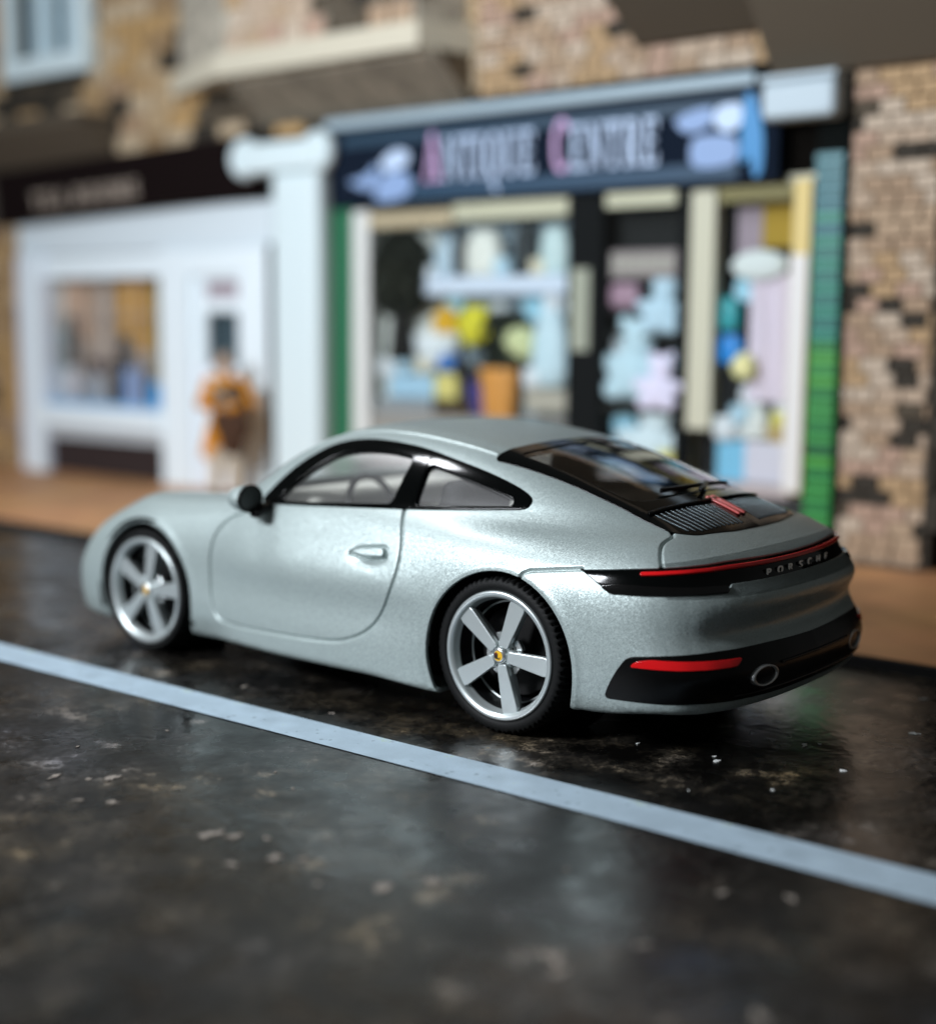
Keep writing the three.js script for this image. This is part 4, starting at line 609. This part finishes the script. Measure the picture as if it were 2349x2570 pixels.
const redBar = lineDist(rounded([[2.315, 0.790], [2.32, 0.798], [2.53, 0.810], [2.87, 0.817], [3.3, 0.813], [3.8, 0.813], [3.8, 0.805], [3.3, 0.805], [2.87, 0.810], [2.53, 0.803]], [0.01, 0.01, 0.1, 0.1, 0.1, 0.01, 0.01, 0.1, 0.1, 0.1]), true);
const lens = lineDist(rounded([[2.105, 0.731], [2.15, 0.708], [2.328, 0.711], [2.519, 0.718], [2.825, 0.722], [2.825, 0.742], [2.5, 0.743], [2.2, 0.745]], 0.01), true);
const skirtPts = rounded([[2.236, 0.452], [2.417, 0.469], [2.724, 0.483], [3.106, 0.483], [3.44, 0.475], [3.8, 0.475], [3.8, 0.27], [3.17, 0.268], [2.972, 0.272], [2.62, 0.276], [2.333, 0.267], [2.124, 0.265], [2.15, 0.335], [2.19, 0.4]], [0.03, 0.1, 0.1, 0.1, 0.1, 0.01, 0.01, 0.1, 0.1, 0.1, 0.1, 0.03, 0.05, 0.05]);
const skirt = lineDist(skirtPts, true);
const reflector = lineDist(rounded([[2.252, 0.416], [2.285, 0.438], [2.361, 0.450], [2.900, 0.447], [2.865, 0.423], [2.815, 0.421]], [0.015, 0.03, 0.02, 0.012, 0.02, 0.01]), true);
const handlePts = rounded([[1.564, 0.727], [1.624, 0.757], [1.785, 0.775], [1.803, 0.758], [1.805, 0.72], [1.674, 0.712]], 0.02);
const handle = lineDist(handlePts, true), handleLine = lineDist([...handlePts, handlePts[0]], false);
const cutLine = lineDist([[2.58, 0.722], [2.596, 0.745], [2.625, 0.759], [2.87, 0.792]], false);
const lidLine = lineDist(smoothLoop([[3.10, 0.53], [3.129, 0.56], [3.134, 0.643], [3.16, 0.706], [3.2, 0.765], [3.24, 0.80]], 5, false), false);
const lidEdge = curve([3.0, 3.129, 3.134, 3.16, 3.2, 3.3], [0.53, 0.56, 0.643, 0.706, 0.765, 0.83]);
const inX = (x, z) => x - Math.abs(z);
const G = {                                                             // regions of the body: negative inside
  windows: (x, y, z) => Math.max(dlo(x, y), 0.4 - Math.abs(z)),
  screen: (x, y, z) => Math.max(screen(z, y), x - 1.32),
  deck: (x, y, z) => Math.max(deck(x, z), 0.87 - y),
  lamp: (x, y, z) => Math.max(lamp(inX(x, z), y), 2.6 - x),
  skirt: (x, y, z) => Math.max(skirt(inX(x, z), y), 2.6 - x),
  rearArch: (x, y, z) => Math.max(Math.hypot(x - REAR[0], y - REAR[1]) - REAR[2], 0.5 - Math.abs(z)),
  frontArch: (x, y, z) => Math.max(Math.hypot(x - FRONT[0], y - FRONT[1]) - FRONT[2], 0.5 - Math.abs(z)),
  door: (x, y, z) => Math.max(door(x, y), 0.5 - Math.abs(z)),
  bumper: (x, y) => Math.max(2.5 - x, y - (x < 2.6 ? 0.745 : 0.757 + (x - 2.62) * 0.135)),
  lid: (x, y, z) => Math.max(3.1 - x, 0.7 - y, x < 3.129 ? 0.1 : Math.abs(z) - lidEdge(x)),
};
const not = (g) => (x, y, z) => -g(x, y, z);
const openings = ['windows', 'screen', 'deck', 'lamp', 'skirt', 'rearArch', 'frontArch'];
const railLine = lineDist(smoothLoop([[1.0, 0.56], [1.15, 0.505], [1.41, 0.485], [1.56, 0.492], [1.72, 0.50], [1.95, 0.513], [2.16, 0.522]], 5, false), false);
function grooves(x, y, z) {                                              // distance to the nearest panel gap
  const a = Math.abs(z); let d = 0.1;
  if (a > 0.5) d = Math.min(d, doorLine(x, y), x > 2.5 ? cutLine(x, y) : 1, x > 1.4 && x < 1.9 ? handleLine(x, y) : 1);
  if (x > 3.05 && y > 0.75) d = Math.min(d, lidLine(x, a));
  return d;
}
const shell = surfaceNet([-1.12, 0.06, -1.02], [3.68, 1.40, 1.02], 0.02);
refine(shell, (p) => {
  const [x, y, z] = p; let d = 0.2; for (const k of openings) d = Math.min(d, Math.abs(G[k](x, y, z)));
  const g = grooves(x, y, z), u = inX(x, z);
  if (x > 2.6) d = Math.min(d, Math.abs(redBar(u, y)), Math.abs(lens(u, y)), Math.abs(reflector(u, y)));
  if (y > 1.1 && x < 2.2) d = Math.min(d, railLine(x, Math.abs(z)));
  if (y > 0.86) d = Math.min(d, Math.abs(rearPane(x, z)), Math.abs(paneF(x, y)), Math.abs(paneR(x, y)));
  const s = Math.min(0.005 + Math.max(0, d - 0.006) * 0.5, 0.0045 + Math.max(0, g - 0.012) * 0.5, 0.022);
  return z < 0 && x < 2.9 && y < 0.95 ? Math.max(s, 0.012) : s;
}, 4);
normals(shell);
const displaced = shell.pos.map((p, i) => {
  const [x, y, z] = p, g = grooves(x, y, z), n = shell.nrm[i]; let d = 0;
  if (y > 1.1 && x < 2.2) d -= 0.006 * Math.exp(-((railLine(x, Math.abs(z)) / 0.011) ** 2));
  if (g < 0.05) d += 0.014 * Math.exp(-((g / 0.0062) ** 2));
  if (Math.abs(z) > 0.5) {
    const h = handle(x, y); if (h < 0.012) d += -0.012 * sstep(0, -0.012, h);
    const hx = x - 1.70, hy = y - 0.705; d += 0.02 * Math.exp(-((hx / 0.075) ** 2) - ((hy / 0.022) ** 2)) * (h > 0 ? 1 : 0.4);   // finger hollow under the handle
    for (const a of [REAR, FRONT]) { const r = Math.hypot(x - a[0], y - a[1]) - a[2]; if (r > -0.01 && r < 0.06 && y > 0.16) d -= 0.004 * Math.exp(-(((r - 0.016) / 0.016) ** 2)); }   // rolled arch lip
  }
  return [x - n[0] * d, y - n[1] * d, z - n[2] * d];
});
const flat = { pos: shell.pos, idx: shell.idx, nrm: shell.nrm };          // the smooth skin, for inserts
const skin = normals({ pos: displaced, idx: shell.idx });

// materials
const flake = texture(512, (u, v, x, y) => { const a = hash(x, y, 3), b = vnoise(u * 200, v * 200, 200, 9), c = vnoise(u * 90, v * 90, 90, 12), k = 0.84 + 0.10 * (a - 0.5) + 0.11 * (b - 0.5) + 0.04 * (c - 0.5) + (a > 0.985 ? 0.14 : 0); return [k, k, k]; });
flake.repeat.set(1.7, 1.7);
const flakeTilt = texture(512, (u, v, x, y) => [0.5 + 0.20 * (vnoise(u * 190, v * 190, 190, 31) - 0.5), 0.5 + 0.20 * (vnoise(u * 190, v * 190, 190, 32) - 0.5), 1], false);
flakeTilt.repeat.set(1.7, 1.7);
const M = {
  paint: phys(new THREE.Color(0.45, 0.535, 0.525), 0.42, { metalness: 0.42, map: flake, normalMap: flakeTilt, normalScale: new THREE.Vector2(0.6, 0.6), clearcoat: 0.22, clearcoatRoughness: 0.3 }),
  black: phys(0x020303, 0.10, { specularIntensity: 0.4 }),
  satin: phys(0x040404, 0.28, { specularIntensity: 0.35 }),
  matt: phys(0x030303, 0.9, { specularIntensity: 0.2 }),
  glass: phys(new THREE.Color(0.93, 0.95, 0.94), 0.36, { transmission: 1, thickness: 0, ior: 1.5 }),
  dimGlass: phys(new THREE.Color(0.42, 0.44, 0.44), 0.03, { transmission: 1, thickness: 0, ior: 1.5 }),
  red: phys(new THREE.Color(0.52, 0.006, 0.008), 0.14, { specularIntensity: 0.9 }),
  dullRed: phys(new THREE.Color(0.36, 0.04, 0.035), 0.4, { clearcoat: 0.3 }),
  smoke: phys(0x050505, 0.10, { specularIntensity: 0.9 }),
  rim: std(new THREE.Color(0.50, 0.55, 0.55), 0.34, { metalness: 0.7 }),
  bright: std(new THREE.Color(0.66, 0.69, 0.69), 0.22, { metalness: 0.9 }),
  chrome: std(new THREE.Color(0.55, 0.57, 0.57), 0.3, { metalness: 0.85 }),
  rubber: phys(0x050606, 0.65, { specularIntensity: 0.4 }),
  disc: phys(0x050505, 0.6, { specularIntensity: 0.4 }),
  cloth: std(0x17181a, 0.85), lining: std(new THREE.Color(0.74, 0.72, 0.66), 0.8),
  letter: std(new THREE.Color(0.88, 0.90, 0.88), 0.4),
};
const car = thing('model_car', 'silver die-cast model sports coupe with black window trim parked beside the white road line', 'model car');
const trim = (m, ...gs) => gs.reduce((a, g) => clip(a, g), m);
const sideOf = (s) => (x, y, z) => -s * z;
const openBody = trim(skin, (x, y, z) => { let d = 9; for (const k of openings) d = Math.min(d, G[k](x, y, z)); return -d; });
put('body', panel(trim(openBody, not(G.door), not(G.bumper), not(G.lid)), 0, 0.022, 0.004), M.paint, car);
put('rear_bumper', panel(trim(openBody, G.bumper), 0, 0.022, 0.004), M.paint, car);
put('engine_lid', panel(trim(openBody, G.lid), 0, 0.022, 0.003), M.paint, car);
for (const s of [1, -1]) {
  const d = put('door', panel(trim(openBody, G.door, sideOf(s)), 0, 0.02, 0.003), M.paint, car);
  put('door_handle', panel(trim(flat, (x, y, z) => Math.max(handle(x, y) + 0.014, 0.5 - s * z)), 0.017, 0.012, 0.006), M.paint, d);
  const win = trim(flat, G.windows, sideOf(s));
  put('window_trim', panel(trim(win, (x, y) => 0.014 - paneF(x, y), (x, y) => 0.012 - paneR(x, y), (x, y) => -postG(x, y)), 0.007, 0.03, 0.007), M.black, car);
  put('window_post', panel(trim(win, (x, y) => postG(x, y) + 0.002), 0.010, 0.03, 0.008), M.black, car);
  put('door_window', panel(trim(win, (x, y) => paneF(x, y) - 0.02), -0.012), M.glass, car);
  put('quarter_window', panel(trim(win, (x, y) => paneR(x, y) - 0.018), -0.012), M.glass, car);
}
put('windscreen', panel(trim(flat, (x, y, z) => G.screen(x, y, z) - 0.004), -0.006), M.glass, car);
const deckSkin = trim(flat, G.deck);
put('rear_screen_surround', panel(trim(deckSkin, (x, y, z) => -rearPane(x, z)), 0.003, 0.03, 0.004), M.black, car);
put('rear_window', panel(trim(deckSkin, (x, y, z) => rearPane(x, z) - 0.006), -0.003), M.dimGlass, car);
const lampSkin = trim(flat, G.lamp);
const lampBar = put('tail_lamp_bar', panel(lampSkin, -0.008, 0.02, 0.002), M.black, car);
put('red_light_strip', panel(trim(lampSkin, (x, y, z) => redBar(inX(x, z), y)), 0.005, 0.014, 0.005), M.red, lampBar);
for (const s of [1, -1]) put('lamp_lens', panel(trim(lampSkin, (x, y, z) => lens(inX(x, z), y), sideOf(s)), 0.008, 0.016, 0.005), M.smoke, lampBar);
const skirtSkin = trim(flat, G.skirt);
const diffuser = put('diffuser', panel(skirtSkin, 0.002, 0.02, 0.004), M.satin, car);
for (const s of [1, -1]) put('reflector', panel(trim(skirtSkin, (x, y, z) => reflector(inX(x, z), y), sideOf(s)), 0.010, 0.014, 0.003), M.red, diffuser);
// number-plate recess ledge and lower lip of the diffuser
{
  const lip = (y0, z0, z1, w, h) => { const p = []; for (let k = 0; k <= 24; k++) { const z = mix(z0, z1, k / 24), q = surfacePoint([4.2, y0, z], [-1, 0, 0]); p.push(new THREE.Vector3(q[0], q[1], q[2])); } return new THREE.TubeGeometry(new THREE.CatmullRomCurve3(p), 48, w, 8).translate(h, 0, 0); };
  put('diffuser_ridge', lip(0.292, 0.62, -0.62, 0.007, 0.004), M.black, diffuser);
  put('diffuser_ridge', lip(0.40, 0.33, -0.33, 0.006, 0.004), M.black, diffuser);
}
// exhaust tips
for (const s of [1, -1]) {
  const c = surfacePoint([4.2, 0.362, s * 0.455], [-1, 0, 0]);
  const pts = [[0.041, -0.08], [0.041, -0.004], [0.043, 0.002], [0.047, 0.004], [0.051, 0.002], [0.052, -0.004], [0.051, -0.08]].map(([a, b]) => new THREE.Vector2(a, b));
  const e = put('exhaust_tip', new THREE.LatheGeometry(pts, 48).rotateZ(-Math.PI / 2).scale(1, 0.86, 1.8).rotateY(s * -0.12), M.chrome, car); e.position.set(c[0] + (s > 0 ? 0.010 : 0.002), c[1], c[2]);
  const h = put('tip_bore', new THREE.CylinderGeometry(0.041, 0.041, 0.01, 40).rotateZ(-Math.PI / 2).scale(1, 0.86, 1.8), M.matt, e); h.position.x = -0.045;
}
// lettering on the lamp bar
const font = await new FontLoader().loadAsync('fonts/droid/droid_sans_bold.typeface.json');
[...'PORSCHE'].forEach((ch, i) => {
  const z = 0.283 - i * 0.0935, p = surfacePoint([4.2, 0.768, z], [-1, 0, 0]), n = normalAt(...p);
  const g = new TextGeometry(ch, { font, size: 0.034, depth: 0.004, curveSegments: 4 }); g.computeBoundingBox();
  const b = g.boundingBox; g.translate(-(b.min.x + b.max.x) / 2, -0.017, 0).scale(1.55, 0.92, 1);
  const m = put('letter', g, M.letter, lampBar); m.position.set(p[0] - n[0] * 0.007, p[1], p[2] - n[2] * 0.007); m.rotation.y = Math.atan2(n[0], n[2]);
});
// engine grille, centre brake light, wiper
const bar = (name, pts, w, h, lift, mat, parent) => {                    // a rounded flat bar laid along points of the skin: half-width w, half-height h
  const c = new THREE.CatmullRomCurve3(pts.map(([x, z]) => new THREE.Vector3(x, 0, z))), n = pts.length * 4, prof = rounded([[-w, -h], [w, -h], [w, h], [-w, h]], Math.min(w, h) * 0.7, 2), P = [], I = [], K = prof.length;
  for (let k = 0; k <= n; k++) {
    const q = c.getPoint(k / n), t = c.getTangent(k / n), p = surfacePoint([q.x, 1.8, q.z], [0, -1, 0]), m = normalAt(...p), N = new THREE.Vector3(m[0], m[1], m[2]), T = new THREE.Vector3(t.x, 0, t.z); T.addScaledVector(N, -T.dot(N)).normalize(); const B = new THREE.Vector3().crossVectors(N, T);
    for (const [a, b] of prof) P.push(p[0] + B.x * a + N.x * (b + lift), p[1] + B.y * a + N.y * (b + lift), p[2] + B.z * a + N.z * (b + lift));
  }
  for (let k = 0; k < n; k++) for (let j = 0; j < K; j++) { const a = k * K + j, b = k * K + (j + 1) % K; I.push(a, b, a + K, b, b + K, a + K); }
  for (let j = 1; j + 1 < K; j++) { I.push(0, j + 1, j); I.push(n * K, n * K + j, n * K + j + 1); }
  const g = new THREE.BufferGeometry(); g.setAttribute('position', new THREE.Float32BufferAttribute(P, 3)); g.setIndex(I); g.computeVertexNormals(); return put(name, g, mat, parent);
};
const grille = new THREE.Group(); grille.name = 'engine_grille'; car.add(grille);
for (const s of [1, -1]) for (let k = 0; k < 12; k++) {
  const z = 0.085 + k * 0.0345, x0 = mix(3.04, 2.985, k / 11), x1 = mix(3.205, 3.175, k / 11) - (k > 9 ? (k - 9) * 0.012 : 0);
  bar('slat', [[x0, s * z], [(x0 + x1) / 2, s * z], [x1, s * z]], 0.0062, 0.003, 0.004, M.grilleBar ??= std(0x343b3e, 0.26, { metalness: 0.8 }), grille);
}
for (const s of [1, -1]) bar('brake_light', [[2.985, s * 0.022], [3.07, s * 0.022], [3.155, s * 0.022]], 0.013, 0.006, 0.010, M.dullRed, grille);
bar('grille_edge', [[2.965, 0.49], [2.99, 0.3], [3.005, 0.1], [3.005, -0.1], [2.99, -0.3], [2.965, -0.49]], 0.009, 0.007, 0.009, M.black, grille);
const wiper = new THREE.Group(); wiper.name = 'rear_wiper'; car.add(wiper);
bar('wiper_blade', [[2.868, 0.24], [2.885, 0.05], [2.882, -0.15], [2.868, -0.36]], 0.008, 0.010, 0.018, M.satin, wiper);
bar('wiper_arm', [[2.945, 0.02], [2.93, -0.03], [2.90, -0.10], [2.886, -0.14]], 0.012, 0.007, 0.030, M.satin, wiper);
// door mirrors
for (const s of [1, -1]) {
  const m = new THREE.Group(); m.name = 'door_mirror'; m.position.set(0.925, 0.935, s * 0.945); m.rotation.y = s * 0.12; m.scale.setScalar(0.80); car.add(m);
  const dome = new THREE.SphereGeometry(1, 32, 20, 0, Math.PI * 2, 0, Math.PI / 2).rotateZ(Math.PI / 2).scale(0.165, 0.086, 0.112);
  put('mirror_shell', dome, M.paint, m);
  put('mirror_rim', new THREE.TorusGeometry(1, 0.09, 10, 40).rotateY(Math.PI / 2).scale(0.14, 0.082, 0.108), M.satin, m);
  put('mirror_glass', new THREE.CylinderGeometry(1, 1, 0.01, 36).rotateZ(Math.PI / 2).scale(0.6, 0.078, 0.103), M.mirror ??= std(new THREE.Color(0.05, 0.06, 0.058), 0.45), m);
  const foot = put('mirror_foot', new RoundedBoxGeometry(0.075, 0.05, 0.17, 3, 0.018), M.satin, m); foot.position.set(0.03, -0.075, -s * 0.075); foot.rotation.x = s * 0.3;
}
// wheels
const crest = texture(128, (u, v) => {
  const x = (u - 0.5) * 2, y = (v - 0.5) * 2, r = Math.hypot(x, y); let c = [0.80, 0.62, 0.05];
  if (r > 0.92) c = [0.55, 0.56, 0.55]; else {
    if (x < -0.05 && y < 0.45 && y > -0.7 && Math.hypot(x + 0.35, y) < 0.62) c = [0.05, 0.03, 0.02];
    if (Math.hypot(x - 0.1, y + 0.25) < 0.42 && Math.hypot(x - 0.15, y + 0.1) > 0.3) c = [0.04, 0.03, 0.02];
    if (x < -0.3 && y > 0.1 && Math.hypot(x, y) < 0.75) c = [0.35, 0.04, 0.02];
  }
  return c;
});
function wheel(x, y, z, s, R, r, turn) {
  const w = new THREE.Group(); w.name = 'wheel'; w.position.set(x, y, s * z); w.rotation.y = s > 0 ? 0 : Math.PI; car.add(w);
  const lathe = (pts, n) => new THREE.LatheGeometry(pts.map(([a, b]) => new THREE.Vector2(a, b)), n).rotateX(Math.PI / 2);
  const N = 288, ty = new THREE.LatheGeometry([[r - 0.006, -0.016], [r + 0.004, -0.004], [r + 0.012, 0.002], [r + 0.03, 0.003], [R - 0.018, -0.003], [R - 0.010, -0.008], [R - 0.004, -0.016], [R - 0.001, -0.03], [R, -0.06], [R, -0.22], [R - 0.01, -0.26], [r, -0.27]].map(([a, b]) => new THREE.Vector2(a, b)), N);
  const P = ty.attributes.position; for (let i = 0; i < P.count; i++) { const rr = Math.hypot(P.getX(i), P.getZ(i)), yy = P.getY(i), a = (Math.atan2(P.getZ(i), P.getX(i)) / (2 * Math.PI) + 1) % 1; if (rr > R - 0.012 && yy > -0.1) { const tooth = (a * N / 4) % 1 < 0.5 ? 1 : 1 - 0.013 / R; P.setX(i, P.getX(i) * tooth); P.setZ(i, P.getZ(i) * tooth); } }
  ty.computeVertexNormals(); put('tyre', ty.rotateX(Math.PI / 2), M.rubber, w);
  const rim = put('rim', lathe([[r - 0.043, -0.045], [r - 0.042, -0.035], [r - 0.036, -0.03], [r - 0.034, -0.012], [r - 0.028, -0.002], [r - 0.016, 0.004], [r - 0.006, 0.003], [r - 0.001, -0.004], [r - 0.002, -0.02]].reverse(), 96), M.rim, w);
  put('rim_barrel', lathe([[r - 0.07, -0.2], [r - 0.062, -0.12], [r - 0.048, -0.10], [r - 0.044, -0.046]].reverse(), 72), M.barrel ??= phys(0x08090a, 0.4, { specularIntensity: 0.5 }), w);
  put('rim_step', new THREE.TorusGeometry(r - 0.062, 0.005, 8, 72).translate(0, 0, -0.115), M.rim, w);
  const L = r - 0.03, sh = new THREE.Shape(rounded([[-0.022, 0.045], [0.022, 0.045], [0.040, L - 0.02], [0.034, L], [-0.034, L], [-0.040, L - 0.02]], [0.01, 0.01, 0.012, 0.012, 0.012, 0.012], 4).map((q) => new THREE.Vector2(...q)));
  const sg = new THREE.ExtrudeGeometry(sh, { depth: 0.018, bevelEnabled: true, bevelThickness: 0.005, bevelSize: 0.004, bevelSegments: 3 }).translate(0, 0, -0.036);
  const wb = new THREE.Shape(rounded([[-0.013, 0.04], [0.013, 0.04], [0.022, L - 0.005], [-0.022, L - 0.005]], 0.004, 2).map((q) => new THREE.Vector2(...q)));
  const wg = new THREE.ExtrudeGeometry(wb, { depth: 0.05, bevelEnabled: false }).translate(0, 0, -0.085);
  const spoke = mergeGeometries([sg, wg]);
  const flange = new THREE.ExtrudeGeometry(new THREE.Shape(rounded([[-0.020, 0.05], [0.020, 0.05], [0.026, 0.098], [-0.026, 0.098]], 0.006, 2).map((q) => new THREE.Vector2(...q))), { depth: 0.02, bevelEnabled: true, bevelThickness: 0.004, bevelSize: 0.003, bevelSegments: 2 }).translate(0, 0, -0.075);
  for (let k = 0; k < 5; k++) {
    const a = -(turn + k * 72) * Math.PI / 180, m = put('spoke', spoke, M.rim, w); m.rotation.z = a;
    const f = put('hub_flange', flange, M.bright, w); f.rotation.z = a - Math.PI / 5;
    const n = put('wheel_nut', new THREE.CylinderGeometry(0.009, 0.009, 0.012, 12).rotateX(Math.PI / 2), M.matt, w); n.position.set(-Math.sin(a - Math.PI / 5) * 0.057, Math.cos(a - Math.PI / 5) * 0.057, -0.043);
  }
  put('hub', lathe([[0.001, -0.03], [0.05, -0.03], [0.064, -0.038], [0.068, -0.05], [0.068, -0.10]].reverse(), 48), M.rim, w);
  put('hub_cap', lathe([[0.001, -0.004], [0.026, -0.005], [0.034, -0.010], [0.038, -0.020], [0.038, -0.032]].reverse(), 48), M.bright, w);
  const c = put('crest', new THREE.CircleGeometry(0.025, 32), std(0xffffff, 0.4, { map: crest }), w); c.position.z = -0.0025;
  put('brake_disc', new THREE.CylinderGeometry(r - 0.09, r - 0.09, 0.03, 48).rotateX(Math.PI / 2).translate(0, 0, -0.17), M.disc, w);
  put('wheel_back', new THREE.CylinderGeometry(r - 0.062, r - 0.062, 0.02, 48).rotateX(Math.PI / 2).translate(0, 0, -0.21), M.matt, w);
}
wheel(2.45, 0.355, 0.888, 1, 0.355, 0.293, 22); wheel(2.45, 0.355, 0.888, -1, 0.355, 0.293, 50);
wheel(-0.015, 0.342, 0.872, 1, 0.342, 0.292, 12); wheel(-0.015, 0.342, 0.872, -1, 0.342, 0.292, 40);
for (const [a, s] of [[REAR, 1], [REAR, -1], [FRONT, 1], [FRONT, -1]]) {
  const n = 48, p = []; for (let k = 0; k <= n; k++) { const t = mix(-0.32, Math.PI + 0.32, k / n); p.push([Math.cos(t) * (a[2] + 0.006), Math.sin(t) * (a[2] + 0.006)]); }
  const g = new THREE.ExtrudeGeometry(new THREE.Shape([...p, ...p.map(([x, y]) => [x * 1.04, y * 1.04]).reverse()].map((q) => new THREE.Vector2(...q))), { depth: 0.36, bevelEnabled: false }).translate(a[0], a[1], 0.515);
  const back = new THREE.CircleGeometry(a[2] + 0.012, 48).translate(a[0], a[1], 0.52);
  const strip = (q) => { const c = q.toNonIndexed ? (q.index ? q.toNonIndexed() : q) : q; return c; };
  put('wheel_arch_liner', mergeGeometries([strip(g), strip(back)]).scale(1, 1, s), M.matt, car);
}
// cabin
const cabinPart = new THREE.Group(); cabinPart.name = 'cabin'; car.add(cabinPart);
block('cabin_floor', 0.62, 2.75, 0.22, 0.34, -0.70, 0.70, M.matt, cabinPart);
block('parcel_shelf', 2.02, 2.9, 0.86, 0.905, -0.55, 0.55, M.cloth, cabinPart);
block('door_card', 0.7, 2.1, 0.3, 0.90, 0.735, 0.745, M.lining, cabinPart); block('door_card', 0.7, 2.1, 0.3, 0.90, -0.745, -0.735, M.lining, cabinPart);
{ const d = put('dashboard', new RoundedBoxGeometry(0.34, 0.16, 1.30, 4, 0.06), M.lining, cabinPart); d.position.set(0.92, 0.86, 0); }
{ const t = put('steering_wheel', new THREE.TorusGeometry(0.17, 0.017, 10, 40), M.satin, cabinPart); t.position.set(1.22, 0.86, 0.36); t.rotation.y = Math.PI / 2; t.rotation.x = 0; t.rotateX(-0.35); }
for (const s of [1, -1]) {
  const seat = new THREE.Group(); seat.name = 'seat'; seat.position.set(1.62, 0.34, s * 0.36); car.add(seat);
  const c = put('cushion', new RoundedBoxGeometry(0.5, 0.18, 0.48, 4, 0.06), M.cloth, seat); c.position.set(-0.05, 0.12, 0);
  const b = put('backrest', new RoundedBoxGeometry(0.15, 0.62, 0.46, 4, 0.06), M.cloth, seat); b.position.set(0.24, 0.42, 0); b.rotation.z = -0.22;
  const h = put('headrest', new RoundedBoxGeometry(0.11, 0.2, 0.27, 4, 0.05), M.cloth, seat); h.position.set(0.335, 0.74, 0); h.rotation.z = -0.15;
}

renderer.render(scene, camera);
